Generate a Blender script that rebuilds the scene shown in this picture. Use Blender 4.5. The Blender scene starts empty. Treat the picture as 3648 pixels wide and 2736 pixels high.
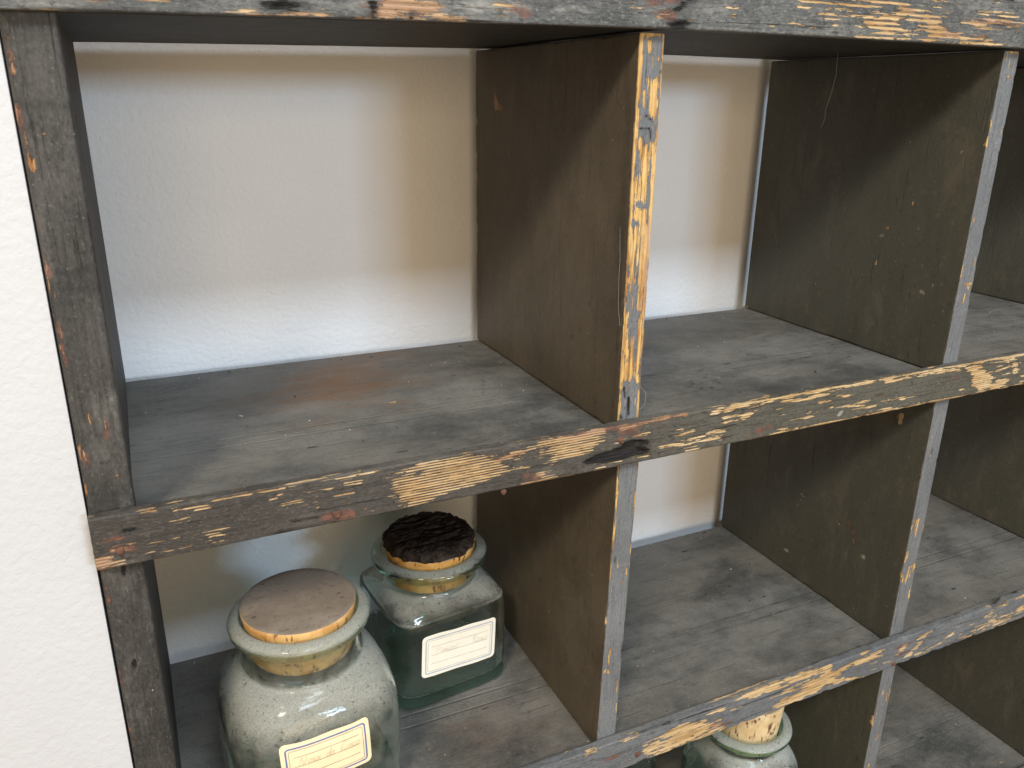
import bpy, math, random
import numpy as np
from mathutils import Vector, Matrix, Euler
random.seed(7)
SC = bpy.context.scene
COL = SC.collection
# ------------------------------------------------------------------ dimensions (metres)
DEP = 0.2945          # depth of the shelf unit
GAP = 0.022           # air gap between the unit and the wall
RT = 0.0101           # rail thickness
LIP = 0.0121          # rail stands this much above the board
TH = 0.0238           # board thickness
DW = 0.0202           # divider thickness
X1, X2, X3, X4 = 0.3557, 0.7338, 1.0995, 1.46
XL = -0.0268
Z0, Z1, Z2, Z3 = 0.0, -0.300, -0.6210, -0.9424
ZT = 0.50

WCOL = (1.0, .76, .50); WSTR = .40; EXPO = 0.0
R_ = math.radians
LAMPS = [
    ('window_right', R_(16), R_(10.0), 4.0, .75, .28, 40, (.66, 1, 1.36)),
    ('warm_fill', R_(-6), R_(6), 3.4, 2.4, 1.3, 44, (1, .77, .51)),  # broad warm fill lamp added in front to brighten the compartments
    ('skylight', R_(-3), R_(41), 3.5, 1.2, .40, 60, (.79, .98, 1.20)),
    ('side_window', R_(-42), R_(39), 3.2, .5, .36, 60, (1, .89, .70)),
    ('high_skylight', R_(4), R_(61), 3.0, .9, .25, 28, (.84, .96, 1.10)),
]

MARKS = {
 'rail1': [
  ('s',0,0.001,1,[(0.0464,-0.2893),(0.0652,-0.2894)]),
  ('s',0,0.001,1,[(0.065,-0.2877),(0.0871,-0.2899)]),
  ('s',0,0.001,1,[(0.0856,-0.2873),(0.0947,-0.288)]),
  ('s',0,0.001,1,[(0.0955,-0.2875),(0.1184,-0.2886)]),
  ('s',0,0.001,1,[(0.1209,-0.2895),(0.1321,-0.2912)]),
  ('s',0,0.001,1,[(0.1367,-0.2892),(0.142,-0.2888)]),
  ('s',0,0.001,1,[(0.0813,-0.2902),(0.0878,-0.2904)]),
  ('s',0,0.001,1,[(0.0837,-0.2961),(0.0872,-0.2931)]),
  ('s',0,0.001,1,[(0.0877,-0.3019),(0.0978,-0.3019)]),
  ('s',0,0.001,1,[(0.0225,-0.2915),(0.0296,-0.2919)]),
  ('s',0,0.001,1,[(0.0314,-0.2925),(0.039,-0.2935)]),
  ('s',0,0.001,1,[(0.003,-0.2884),(0.0102,-0.2891)]),
  ('s',0,0.001,1,[(0.1245,-0.3022),(0.1324,-0.3024)]),
  ('s',0,0.001,1,[(0.1328,-0.2947),(0.1399,-0.2952)]),
  ('s',0,0.001,0.9,[(0.041,-0.3143),(0.0453,-0.3146)]),
  ('s',0,0.001,0.9,[(0.0412,-0.3162),(0.0467,-0.3166)]),
  ('s',0,0.001,0.9,[(0.0407,-0.3175),(0.0473,-0.3183)]),
  ('s',0,0.001,0.9,[(0.0416,-0.3196),(0.0447,-0.3199)]),
  ('s',2,0.0022,1,[(-0.0165,-0.3035),(-0.013,-0.3034)]),
  ('s',2,0.0022,1,[(-0.0151,-0.3114),(-0.0073,-0.312)]),
  ('s',0,0.003,0.6,[(-0.0166,-0.312),(-0.0124,-0.3121)]),
  ('s',0,0.003,0.8,[(-0.0237,-0.3165),(-0.0232,-0.323)]),
  ('s',2,0.003,0.8,[(-0.0237,-0.3165),(-0.0226,-0.324)]),
  ('p',2,0.004,1,[(0.11,-0.3103),(0.1335,-0.3139),(0.1351,-0.3178),(0.1286,-0.3223),(0.1127,-0.3222),(0.1086,-0.3178)]),
  ('s',1,0.003,0.8,[(0.0876,-0.3238),(0.1187,-0.324)]),
  ('s',1,0.0012,1,[(-0.0078,-0.2999),(-0.007,-0.2992)]),
  ('s',1,0.0012,1,[(-0.0046,-0.2998),(-0.0038,-0.2993)]),
  ('s',1,0.0008,0.8,[(0.095,-0.3162),(0.1096,-0.3161)]),
  ('p',0,0.002,1,[(0.1593,-0.2925),(0.1841,-0.2878),(0.2102,-0.2882),(0.2453,-0.2884),(0.2641,-0.2881),(0.3097,-0.2887),(0.336,-0.2893),(0.3354,-0.2995),(0.3219,-0.308),(0.2938,-0.3094),(0.2486,-0.3098),(0.23,-0.315),(0.2117,-0.3186),(0.1899,-0.3234),(0.1689,-0.3209),(0.1634,-0.3056)]),
  ('s',0,0.004,-1.2,[(0.2516,-0.2926),(0.261,-0.2928)]),
  ('s',0,0.004,-1.2,[(0.2728,-0.2991),(0.274,-0.3041)]),
  ('s',0,0.004,-1.2,[(0.2643,-0.3028),(0.2664,-0.3021)]),
  ('s',0,0.0016,-0.9,[(0.1663,-0.2904),(0.1737,-0.2908)]),
  ('s',0,0.0016,-0.9,[(0.1717,-0.2959),(0.1829,-0.2966)]),
  ('s',0,0.0016,-0.9,[(0.2402,-0.2973),(0.2464,-0.2974)]),
  ('s',0,0.0016,-0.9,[(0.2485,-0.3009),(0.2664,-0.299)]),
  ('s',0,0.002,-0.7,[(0.2137,-0.3195),(0.2361,-0.3194)]),
  ('s',0,0.0012,1,[(0.2668,-0.3226),(0.31,-0.3231)]),
  ('s',0,0.0012,1,[(0.2505,-0.2868),(0.2651,-0.2878)]),
  ('s',0,0.0012,1,[(0.2865,-0.2858),(0.3152,-0.2859)]),
  ('s',0,0.0012,1,[(0.3307,-0.3218),(0.3389,-0.3211)]),
  ('s',0,0.0012,1,[(0.1445,-0.2896),(0.1526,-0.2892)]),
  ('s',0,0.0012,1,[(0.3712,-0.3182),(0.3776,-0.3182)]),
  ('p',1,0.0016,1.1,[(0.3165,-0.3142),(0.3265,-0.3078),(0.3463,-0.3058),(0.3629,-0.3043),(0.3764,-0.3033),(0.3775,-0.3171),(0.3638,-0.3168),(0.347,-0.3182),(0.3305,-0.3173)]),
  ('p',2,0.003,0.9,[(0.3485,-0.3029),(0.3762,-0.3),(0.3765,-0.3045),(0.3631,-0.3066),(0.35,-0.3087)]),
  ('s',0,0.0012,0.9,[(0.3339,-0.3158),(0.3774,-0.3159)]),
  ('s',0,0.0012,0.9,[(0.3531,-0.3004),(0.3761,-0.2988)]),
  ('s',0,0.0012,0.9,[(0.3317,-0.3176),(0.3518,-0.318)]),
  ('s',2,0.004,0.8,[(0.3086,-0.2874),(0.3487,-0.2882)]),
  ('s',2,0.004,0.8,[(0.2699,-0.3155),(0.2732,-0.3183)]),
  ('s',2,0.002,0.8,[(0.2464,-0.2984),(0.2663,-0.2958)]),
  ('p',1,0.0016,1.1,[(0.3497,-0.3021),(0.3651,-0.3),(0.3778,-0.3046),(0.375,-0.3139),(0.361,-0.3154),(0.3505,-0.3151)]),
  ('p',2,0.003,0.9,[(0.3491,-0.2933),(0.3591,-0.2886),(0.3774,-0.2997),(0.3763,-0.3076),(0.3604,-0.3064)]),
  ('s',2,0.003,0.8,[(0.3523,-0.2899),(0.4125,-0.2876)]),
  ('s',0,0.0011,0.9,[(0.3524,-0.2907),(0.3749,-0.2896)]),
  ('s',0,0.0011,0.9,[(0.3783,-0.2886),(0.4126,-0.2884)]),
  ('s',0,0.0011,0.9,[(0.353,-0.3003),(0.3756,-0.2994)]),
  ('s',0,0.0011,0.9,[(0.3682,-0.3175),(0.3772,-0.3192)]),
  ('s',0,0.0011,0.9,[(0.3497,-0.3021),(0.36,-0.3015)]),
  ('p',0,0.0008,1,[(0.4341,-0.2894),(0.4578,-0.2872),(0.4753,-0.2857),(0.5015,-0.2862),(0.5135,-0.2846),(0.5262,-0.2856),(0.5141,-0.2881),(0.4897,-0.2887),(0.466,-0.2901),(0.4352,-0.2908)]),
  ('s',0,0.0013,1,[(0.4429,-0.2916),(0.4661,-0.291)]),
  ('s',0,0.0013,1,[(0.5242,-0.2865),(0.5641,-0.2879)]),
  ('s',0,0.0013,1,[(0.5718,-0.2881),(0.5941,-0.2877)]),
  ('s',0,0.0013,1,[(0.5917,-0.287),(0.6253,-0.2883)]),
  ('s',0,0.0013,1,[(0.6431,-0.2887),(0.6768,-0.2874)]),
  ('s',0,0.0013,1,[(0.6744,-0.2875),(0.7018,-0.2874)]),
  ('s',0,0.0013,1,[(0.7017,-0.287),(0.7519,-0.2897)]),
  ('s',0,0.0013,1,[(0.6463,-0.2919),(0.673,-0.2919)]),
  ('s',0,0.0013,1,[(0.69,-0.2905),(0.7447,-0.2926)]),
  ('s',0,0.0009,0.95,[(0.3978,-0.3064),(0.4236,-0.305)]),
  ('s',0,0.0009,0.95,[(0.393,-0.3141),(0.4337,-0.3117)]),
  ('s',0,0.0009,0.95,[(0.4039,-0.3138),(0.4495,-0.3153)]),
  ('s',0,0.0009,0.95,[(0.4096,-0.3151),(0.4266,-0.3161)]),
  ('s',0,0.0009,0.95,[(0.4552,-0.2977),(0.483,-0.2987)]),
  ('s',0,0.0009,0.95,[(0.4519,-0.3022),(0.4794,-0.3015)]),
  ('s',0,0.0009,0.95,[(0.4761,-0.2917),(0.5042,-0.2909)]),
  ('s',0,0.0009,0.95,[(0.519,-0.2931),(0.5728,-0.2932)]),
  ('s',0,0.0009,0.95,[(0.5318,-0.2942),(0.5533,-0.2947)]),
  ('s',0,0.0009,0.95,[(0.5179,-0.3129),(0.5674,-0.312)]),
  ('s',0,0.0009,0.95,[(0.5513,-0.3077),(0.5624,-0.3085)]),
  ('s',0,0.0009,0.95,[(0.5364,-0.3222),(0.5783,-0.3228)]),
  ('s',0,0.0009,0.95,[(0.6082,-0.3234),(0.6364,-0.3228)]),
  ('s',0,0.0009,0.95,[(0.6315,-0.3221),(0.6828,-0.3221)]),
  ('s',0,0.0009,0.95,[(0.6273,-0.314),(0.6463,-0.3131)]),
  ('s',0,0.0009,0.95,[(0.6436,-0.3118),(0.6881,-0.3128)]),
  ('s',0,0.0009,0.95,[(0.5961,-0.3092),(0.6055,-0.3103)]),
  ('s',0,0.0009,0.95,[(0.5731,-0.3066),(0.5787,-0.3065)]),
  ('s',0,0.0009,0.95,[(0.6321,-0.3033),(0.6418,-0.304)]),
  ('s',0,0.0009,0.95,[(0.5871,-0.298),(0.5963,-0.2988)]),
  ('s',0,0.0009,0.95,[(0.6127,-0.3114),(0.6199,-0.3121)]),
  ('s',0,0.0009,0.95,[(0.6951,-0.3205),(0.7028,-0.3207)]),
  ('s',0,0.0009,0.95,[(0.5188,-0.3183),(0.5263,-0.3192)]),
  ('s',0,0.0009,0.95,[(0.5652,-0.3),(0.5742,-0.3005)]),
  ('s',0,0.0009,0.95,[(0.3973,-0.3014),(0.4102,-0.3019)]),
  ('s',0,0.0009,0.95,[(0.4411,-0.3088),(0.4567,-0.3097)]),
  ('s',0,0.0009,0.95,[(0.7211,-0.3215),(0.725,-0.3217)]),
  ('p',0,0.0008,1.1,[(0.7567,-0.2927),(0.7645,-0.2918),(0.7825,-0.2925),(0.781,-0.2968),(0.8032,-0.3057),(0.8029,-0.3136),(0.8093,-0.3115),(0.8304,-0.3148),(0.8201,-0.323),(0.7801,-0.3213),(0.7697,-0.3139),(0.7638,-0.3033)]),
  ('p',0,0.0008,1,[(0.826,-0.2967),(0.8358,-0.296),(0.8415,-0.3088),(0.8312,-0.3084)]),
  ('s',0,0.0009,0.95,[(0.8023,-0.3026),(0.8184,-0.2997)]),
  ('s',0,0.0009,0.95,[(0.8036,-0.289),(0.8301,-0.2919)]),
  ('s',0,0.0009,0.95,[(0.8078,-0.2934),(0.8306,-0.2933)]),
  ('s',0,0.0009,0.95,[(0.7536,-0.3146),(0.7674,-0.3156)]),
  ('s',0,0.0009,0.95,[(0.7522,-0.3193),(0.7658,-0.3193)]),
  ('s',0,0.0009,0.95,[(0.843,-0.313),(0.8495,-0.3133)]),
  ('s',0,0.0009,0.95,[(0.8463,-0.3186),(0.8514,-0.3189)]),
  ('p',2,0.003,0.9,[(0.7344,-0.2984),(0.754,-0.2971),(0.7482,-0.305),(0.735,-0.3052)]),
  ('p',2,0.003,0.9,[(0.4756,-0.318),(0.4891,-0.3134),(0.5096,-0.3133),(0.494,-0.3194)]),
  ('s',3,0.0008,1.3,[(0.5901,-0.317),(0.5922,-0.3137)]),
  ('s',1,0.0012,0.7,[(0.6347,-0.304),(0.6419,-0.3043)]),
  ('s',1,0.0012,0.7,[(0.6558,-0.3123),(0.6607,-0.3125)]),
 ],
 'rail2': [
  ('p',0,0.0012,1,[(0.5122,-0.6102),(0.5276,-0.6079),(0.5559,-0.6039),(0.5998,-0.6077),(0.6345,-0.6091),(0.64,-0.6195),(0.6715,-0.6153),(0.7124,-0.616),(0.6988,-0.6225),(0.6623,-0.6236),(0.6422,-0.6308),(0.6823,-0.6411),(0.6437,-0.6385),(0.6053,-0.6398),(0.5789,-0.6448),(0.5559,-0.6366),(0.5737,-0.6334),(0.6038,-0.6312),(0.5918,-0.6207),(0.6229,-0.6218),(0.6217,-0.615),(0.5705,-0.6135),(0.535,-0.6151)]),
  ('p',0,0.002,0.8,[(0.4026,-0.6252),(0.4434,-0.617),(0.4912,-0.6286),(0.5007,-0.643),(0.4519,-0.6429),(0.4082,-0.6424)]),
  ('s',0,0.0015,0.9,[(0.4082,-0.6424),(0.4915,-0.6442)]),
  ('s',0,0.0015,0.9,[(0.4044,-0.6304),(0.4361,-0.6322)]),
  ('s',0,0.0014,1,[(0.378,-0.6104),(0.3889,-0.6096)]),
  ('s',0,0.0014,1,[(0.3913,-0.6047),(0.4052,-0.605)]),
  ('s',0,0.0014,1,[(0.4191,-0.6026),(0.4565,-0.6015)]),
  ('s',0,0.0014,1,[(0.4594,-0.6004),(0.4803,-0.6011)]),
  ('s',0,0.0014,1,[(0.485,-0.6021),(0.505,-0.6031)]),
  ('s',0,0.0014,1,[(0.3561,-0.6057),(0.3831,-0.606)]),
  ('s',0,0.0014,1,[(0.3353,-0.6105),(0.3432,-0.6107)]),
  ('s',0,0.0014,1,[(0.5698,-0.6085),(0.5992,-0.6044)]),
  ('s',0,0.0014,1,[(0.5401,-0.6061),(0.566,-0.6057)]),
  ('s',0,0.0012,0.9,[(0.7561,-0.6375),(0.7726,-0.6242)]),
  ('s',0,0.0012,0.9,[(0.7387,-0.6303),(0.7479,-0.6199)]),
  ('s',0,0.0012,0.9,[(0.7724,-0.6393),(0.8084,-0.637)]),
  ('s',0,0.0012,0.9,[(0.8042,-0.6367),(0.8288,-0.6278)]),
  ('s',0,0.0012,0.9,[(0.771,-0.6177),(0.788,-0.6138)]),
  ('s',0,0.0012,0.9,[(0.8703,-0.6386),(0.8964,-0.6306)]),
  ('s',0,0.0012,0.9,[(0.8817,-0.6403),(0.9343,-0.6364)]),
  ('s',0,0.0012,0.9,[(0.8964,-0.6306),(0.9112,-0.6209)]),
  ('s',0,0.0012,0.9,[(0.9186,-0.6301),(0.955,-0.6263)]),
  ('s',0,0.0012,0.9,[(0.9261,-0.6111),(0.9497,-0.6106)]),
  ('s',0,0.0012,0.9,[(0.885,-0.6221),(0.9032,-0.6239)]),
  ('s',0,0.0012,0.9,[(0.5042,-0.6211),(0.5136,-0.6214)]),
  ('s',0,0.0012,0.9,[(0.4789,-0.615),(0.4913,-0.6164)]),
  ('s',0,0.0012,0.9,[(0.4677,-0.6506),(0.4767,-0.6494)]),
  ('s',0,0.003,0.6,[(0.871,-0.6336),(0.9563,-0.6302)]),
  ('s',2,0.003,1,[(0.36,-0.6261),(0.3681,-0.6264)]),
  ('s',2,0.003,1,[(0.4872,-0.6339),(0.4999,-0.6365)]),
  ('s',2,0.002,1,[(0.7362,-0.6195),(0.7555,-0.6189)]),
  ('s',2,0.002,1,[(0.7387,-0.6303),(0.7522,-0.6295)]),
  ('s',3,0.002,0.7,[(0.5761,-0.6169),(0.5879,-0.6178)]),
  ('s',3,0.002,0.7,[(0.4317,-0.6472),(0.4375,-0.6464)]),
  ('s',1,0.001,0.8,[(0.3888,-0.6082),(0.4937,-0.6112)]),
 ],
 'rail0': [
  ('p',0,0.002,0.75,[(0.0944,0.0008),(0.1087,0.0027),(0.1316,0.0043),(0.1552,0.0037),(0.155,-0.0006),(0.1312,-0.0011),(0.095,-0.0021)]),
  ('p',0,0.002,0.75,[(0.1553,0.005),(0.1752,0.0095),(0.2048,0.0111),(0.2047,0.0048),(0.225,0.0039),(0.2228,0.0001),(0.155,-0.0011)]),
  ('p',2,0.004,0.7,[(0.0944,0.0012),(0.1316,0.0047),(0.1553,0.005),(0.1574,0.0086),(0.2048,0.0111),(0.2047,0.0048),(0.225,0.0039),(0.2228,-0.0003),(0.155,-0.0015),(0.0949,-0.0025)]),
  ('p',2,0.003,0.35,[(0.1565,0.0086),(0.1762,0.0096),(0.1728,-0.0003),(0.155,-0.0006)]),
  ('s',1,0.0008,1,[(0.1643,0.009),(0.1643,-0.0011)]),
  ('s',1,0.003,1,[(0.1089,0.0056),(0.1179,0.0063)]),
  ('s',1,0.001,0.7,[(0.1881,0.0049),(0.187,0.0004)]),
  ('p',3,0.006,0.75,[(0.1336,0.0074),(0.1555,0.0085),(0.1543,0.0041),(0.1361,0.0032)]),
  ('p',3,0.006,0.75,[(0.2048,0.0111),(0.2678,0.0144),(0.268,0.0059),(0.2272,0.0049),(0.2058,0.0057)]),
  ('s',0,0.002,0.7,[(0.2438,0.0108),(0.2505,0.0098)]),
  ('s',2,0.0025,1,[(0.2596,0.0074),(0.2625,0.0057)]),
  ('s',3,0.004,0.4,[(0.057,-0.0014),(0.0934,-0.0005)]),
  ('p',3,0.006,0.6,[(0.2678,0.0144),(0.3467,0.0186),(0.3476,0.0078),(0.2681,0.0017)]),
  ('p',1,0.002,0.9,[(0.3771,0.0188),(0.3936,0.021),(0.3849,0.0151),(0.376,0.0112)]),
  ('s',2,0.003,1,[(0.3593,0.0165),(0.3717,0.0185)]),
  ('s',2,0.003,1,[(0.3689,0.0095),(0.3727,0.0076)]),
  ('s',1,0.0025,1,[(0.3768,0.0029),(0.3841,0.0041)]),
  ('s',0,0.002,0.6,[(0.3653,0.0089),(0.3726,0.0089)]),
  ('p',0,0.003,0.85,[(0.5056,0.0157),(0.5417,0.0258),(0.5456,0.029),(0.602,0.032),(0.6081,0.0275),(0.6389,0.0258),(0.6399,0.0127),(0.6495,0.0064),(0.6985,0.0056),(0.7055,0.0012),(0.6504,0.0031),(0.5919,0.0027),(0.5482,0.0059),(0.5446,0.012)]),
  ('s',0,0.0012,0.85,[(0.4806,0.0239),(0.5153,0.0232)]),
  ('s',0,0.0012,0.85,[(0.4845,0.0192),(0.4942,0.0192)]),
  ('s',0,0.0012,0.85,[(0.5115,0.0197),(0.5383,0.0202)]),
  ('s',0,0.0012,0.85,[(0.5078,0.0158),(0.5388,0.0176)]),
  ('s',0,0.0012,0.85,[(0.5149,0.0135),(0.5394,0.0149)]),
  ('s',0,0.0012,0.85,[(0.6022,0.0312),(0.6372,0.0322)]),
  ('s',0,0.0012,0.85,[(0.6083,0.0268),(0.6389,0.0258)]),
  ('s',0,0.0012,0.85,[(0.6759,0.0259),(0.7235,0.0247)]),
  ('s',0,0.0012,0.85,[(0.6622,0.0178),(0.7289,0.0172)]),
  ('s',0,0.0012,0.85,[(0.6791,0.0151),(0.7361,0.0131)]),
  ('s',0,0.0012,0.85,[(0.6882,0.0214),(0.7193,0.0202)]),
  ('s',0,0.0012,0.85,[(0.4229,0.0158),(0.4268,0.0154)]),
  ('s',0,0.0012,0.85,[(0.4256,0.0099),(0.4286,0.0097)]),
  ('s',0,0.0012,0.85,[(0.6873,0.0061),(0.7136,0.0026)]),
  ('s',0,0.0012,0.85,[(0.5399,0.0012),(0.5702,0.0019)]),
  ('s',0,0.0012,0.85,[(0.4624,0.0063),(0.4666,0.0061)]),
  ('s',0,0.0012,0.85,[(0.4867,0.0066),(0.4987,0.0055)]),
  ('s',0,0.0012,0.85,[(0.5215,0.008),(0.5249,0.0076)]),
  ('s',2,0.002,0.7,[(0.6438,0.0079),(0.6547,0.0066)]),
  ('s',2,0.002,0.7,[(0.6868,0.0078),(0.6951,0.0077)]),
  ('s',2,0.002,0.7,[(0.6779,0.0193),(0.7286,0.018)]),
  ('s',2,0.002,0.7,[(0.5898,0.0219),(0.5997,0.0215)]),
  ('s',0,0.0022,-0.8,[(0.5475,0.0199),(0.5751,0.0228)]),
  ('s',0,0.0022,-0.8,[(0.5947,0.0316),(0.6028,0.0289)]),
  ('s',0,0.0022,-0.8,[(0.592,0.0124),(0.6018,0.0128)]),
 ],
 'div1': [
  ('p',0,0.0008,1.1,[(0.3636,-0.03),(0.3714,-0.0298),(0.3735,-0.0442),(0.3736,-0.0517),(0.3749,-0.0574),(0.3721,-0.0593),(0.3673,-0.0517),(0.3661,-0.0442)]),
  ('p',0,0.0006,1,[(0.3731,-0.0312),(0.3757,-0.0311),(0.3756,-0.0442),(0.3747,-0.0442)]),
  ('p',2,0.0008,0.6,[(0.3731,-0.0312),(0.3757,-0.0311),(0.3756,-0.0442),(0.3747,-0.0442)]),
  ('p',0,0.0008,1.1,[(0.3598,-0.0716),(0.3651,-0.0765),(0.3695,-0.0785),(0.3697,-0.0961),(0.3688,-0.1161),(0.3724,-0.1534),(0.3667,-0.153),(0.3643,-0.1261),(0.3649,-0.097)]),
  ('p',0,0.0008,1.1,[(0.3698,-0.0746),(0.3742,-0.0698),(0.3753,-0.0864),(0.3738,-0.1062),(0.3749,-0.1256),(0.3755,-0.1536),(0.373,-0.1535),(0.3725,-0.1163)]),
  ('p',0,0.0008,1,[(0.356,-0.0977),(0.3594,-0.0958),(0.3606,-0.1158),(0.3642,-0.1529),(0.3576,-0.1524),(0.356,-0.1156)]),
  ('s',0,0.001,0.9,[(0.3625,-0.0061),(0.3636,-0.0119)]),
  ('s',0,0.001,0.9,[(0.3648,-0.006),(0.3659,-0.0118)]),
  ('s',0,0.001,0.9,[(0.3668,-0.0064),(0.3676,-0.0113)]),
  ('s',0,0.001,0.9,[(0.366,-0.0141),(0.3678,-0.0212)]),
  ('s',0,0.001,0.9,[(0.3735,0.0005),(0.376,-0.0075)]),
  ('s',0,0.001,0.9,[(0.3726,-0.0166),(0.376,-0.021)]),
  ('s',0,0.001,0.9,[(0.361,-0.0378),(0.3629,-0.048)]),
  ('s',0,0.001,0.9,[(0.3572,-0.0499),(0.3583,-0.0564)]),
  ('s',0,0.001,0.9,[(0.3593,-0.0014),(0.3617,-0.0035)]),
  ('s',0,0.001,0.9,[(0.3753,-0.0908),(0.3754,-0.0958)]),
  ('s',0,0.001,0.9,[(0.3583,-0.089),(0.3578,-0.0929)]),
  ('s',2,0.001,0.8,[(0.3572,-0.0583),(0.3581,-0.0626)]),
  ('s',2,0.001,0.8,[(0.3721,-0.1264),(0.3736,-0.1535)]),
  ('s',2,0.001,0.8,[(0.3717,-0.0612),(0.3732,-0.065)]),
  ('s',2,0.001,0.8,[(0.357,-0.0706),(0.3583,-0.0802)]),
  ('s',1,0.0006,1,[(0.36,-0.0635),(0.3683,-0.064)]),
  ('s',1,0.0006,1,[(0.3683,-0.064),(0.3695,-0.0708)]),
  ('s',1,0.0006,1,[(0.3634,-0.0541),(0.3696,-0.0579)]),
  ('s',1,0.0006,1,[(0.3734,-0.0257),(0.3757,-0.0247)]),
  ('s',0,0.0014,-1,[(0.3628,-0.1169),(0.3666,-0.1191)]),
  ('s',0,0.0014,-1,[(0.3562,-0.1186),(0.3575,-0.1197)]),
  ('s',0,0.0014,-1,[(0.3571,-0.1308),(0.3614,-0.131)]),
  ('p',0,0.0008,1.1,[(0.3569,-0.1315),(0.3633,-0.1318),(0.3642,-0.1526),(0.3634,-0.176),(0.359,-0.1756),(0.3564,-0.1469)]),
  ('p',0,0.0008,1.1,[(0.3648,-0.1319),(0.3709,-0.1322),(0.3719,-0.1638),(0.3706,-0.1962),(0.3678,-0.1959),(0.3658,-0.1527)]),
  ('p',0,0.0006,1,[(0.3726,-0.1323),(0.3751,-0.1324),(0.3745,-0.1966),(0.3756,-0.2363),(0.3739,-0.2361),(0.3727,-0.1746)]),
  ('p',0,0.0008,1,[(0.356,-0.2014),(0.3594,-0.1995),(0.3612,-0.253),(0.3568,-0.2524)]),
  ('p',0,0.0008,0.9,[(0.3635,-0.2066),(0.3657,-0.1957),(0.3668,-0.2409),(0.3641,-0.2545)]),
  ('p',0,0.0008,1.1,[(0.3694,-0.2061),(0.3726,-0.2031),(0.3718,-0.2301),(0.3719,-0.2574),(0.3694,-0.2541)]),
  ('s',0,0.001,0.9,[(0.3559,-0.1753),(0.356,-0.1948)]),
  ('s',0,0.001,0.9,[(0.3605,-0.1789),(0.3636,-0.1955)]),
  ('p',2,0.001,0.6,[(0.3726,-0.1323),(0.3751,-0.1324),(0.3745,-0.1966),(0.3756,-0.2363),(0.3739,-0.2361),(0.3727,-0.1746)]),
  ('s',2,0.002,0.55,[(0.361,-0.1768),(0.3657,-0.2351)]),
  ('s',2,0.002,0.55,[(0.3696,-0.1917),(0.3687,-0.196)]),
  ('s',2,0.002,0.55,[(0.3643,-0.1632),(0.3603,-0.1768)]),
  ('s',2,0.001,0.8,[(0.3658,-0.2548),(0.3641,-0.2675)]),
  ('s',2,0.001,0.8,[(0.356,-0.2628),(0.3567,-0.2646)]),
  ('s',1,0.001,1,[(0.3643,-0.2699),(0.3653,-0.2844)]),
  ('s',1,0.001,1,[(0.3597,-0.2609),(0.3616,-0.2695)]),
  ('s',1,0.001,1,[(0.358,-0.2844),(0.3588,-0.287)]),
  ('s',0,0.001,0.9,[(0.3542,-0.421),(0.3545,-0.4302)]),
  ('s',0,0.001,0.9,[(0.3547,-0.4505),(0.3541,-0.4582)]),
  ('s',0,0.001,0.9,[(0.3624,-0.5109),(0.3623,-0.5175)]),
  ('s',0,0.001,0.9,[(0.3617,-0.5207),(0.3618,-0.5359)]),
  ('s',0,0.001,0.9,[(0.3591,-0.5316),(0.3585,-0.5348)]),
  ('s',0,0.001,0.9,[(0.3678,-0.5277),(0.3673,-0.5327)]),
  ('s',0,0.001,0.9,[(0.3556,-0.4761),(0.355,-0.4824)]),
  ('s',0,0.001,0.9,[(0.3728,-0.4303),(0.3728,-0.4365)]),
  ('s',0,0.001,0.9,[(0.3728,-0.5482),(0.3725,-0.5498)]),
  ('s',0,0.001,0.6,[(0.3534,-0.3559),(0.354,-0.3532)]),
  ('s',3,0.001,0.8,[(0.3546,-0.3504),(0.3544,-0.3604)]),
 ],
 'div2': [
  ('s',0,0.001,0.9,[(0.7381,-0.0012),(0.7526,-0.0014)]),
  ('s',0,0.001,0.9,[(0.7444,-0.0207),(0.7548,-0.0269)]),
  ('s',0,0.001,0.9,[(0.7329,-0.073),(0.7339,-0.0798)]),
  ('s',0,0.001,0.9,[(0.7311,-0.1263),(0.7319,-0.1362)]),
  ('s',0,0.001,0.9,[(0.7355,-0.1449),(0.7379,-0.1493)]),
  ('s',0,0.001,1,[(0.7303,-0.1894),(0.7324,-0.2045)]),
  ('s',0,0.001,1,[(0.7305,-0.2209),(0.7312,-0.2627)]),
  ('s',0,0.001,1,[(0.7421,-0.2083),(0.7511,-0.2091)]),
  ('s',0,0.001,1,[(0.7452,-0.2192),(0.7434,-0.2282)]),
  ('s',0,0.001,1,[(0.7466,-0.2087),(0.7479,-0.2134)]),
  ('s',2,0.0015,0.8,[(0.7435,-0.2092),(0.7504,-0.2105)]),
  ('s',2,0.0015,0.8,[(0.7309,-0.2225),(0.7294,-0.2485)]),
  ('s',0,0.0011,1,[(0.7383,-0.4636),(0.7398,-0.4789)]),
  ('s',0,0.0011,1,[(0.7433,-0.4647),(0.7423,-0.4841)]),
  ('s',0,0.0011,1,[(0.7527,-0.465),(0.7523,-0.4818)]),
  ('s',0,0.0011,1,[(0.7362,-0.5026),(0.7347,-0.5156)]),
  ('s',0,0.0011,1,[(0.7453,-0.5202),(0.7407,-0.5405)]),
  ('s',0,0.0011,1,[(0.7529,-0.5222),(0.7478,-0.5306)]),
  ('s',0,0.0011,1,[(0.7458,-0.5321),(0.7528,-0.5657)]),
  ('s',0,0.0011,1,[(0.7322,-0.515),(0.7356,-0.5392)]),
  ('s',0,0.0011,1,[(0.7485,-0.6883),(0.7497,-0.7041)]),
  ('s',0,0.0011,1,[(0.7526,-0.6897),(0.7518,-0.7027)]),
  ('s',0,0.0011,1,[(0.7481,-0.7532),(0.7448,-0.7611)]),
  ('s',0,0.0011,1,[(0.742,-0.795),(0.7422,-0.8019)]),
  ('s',0,0.0011,1,[(0.7339,-0.723),(0.7339,-0.7342)]),
  ('s',0,0.0016,0.9,[(0.74,-0.5228),(0.7509,-0.5236)]),
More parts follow.
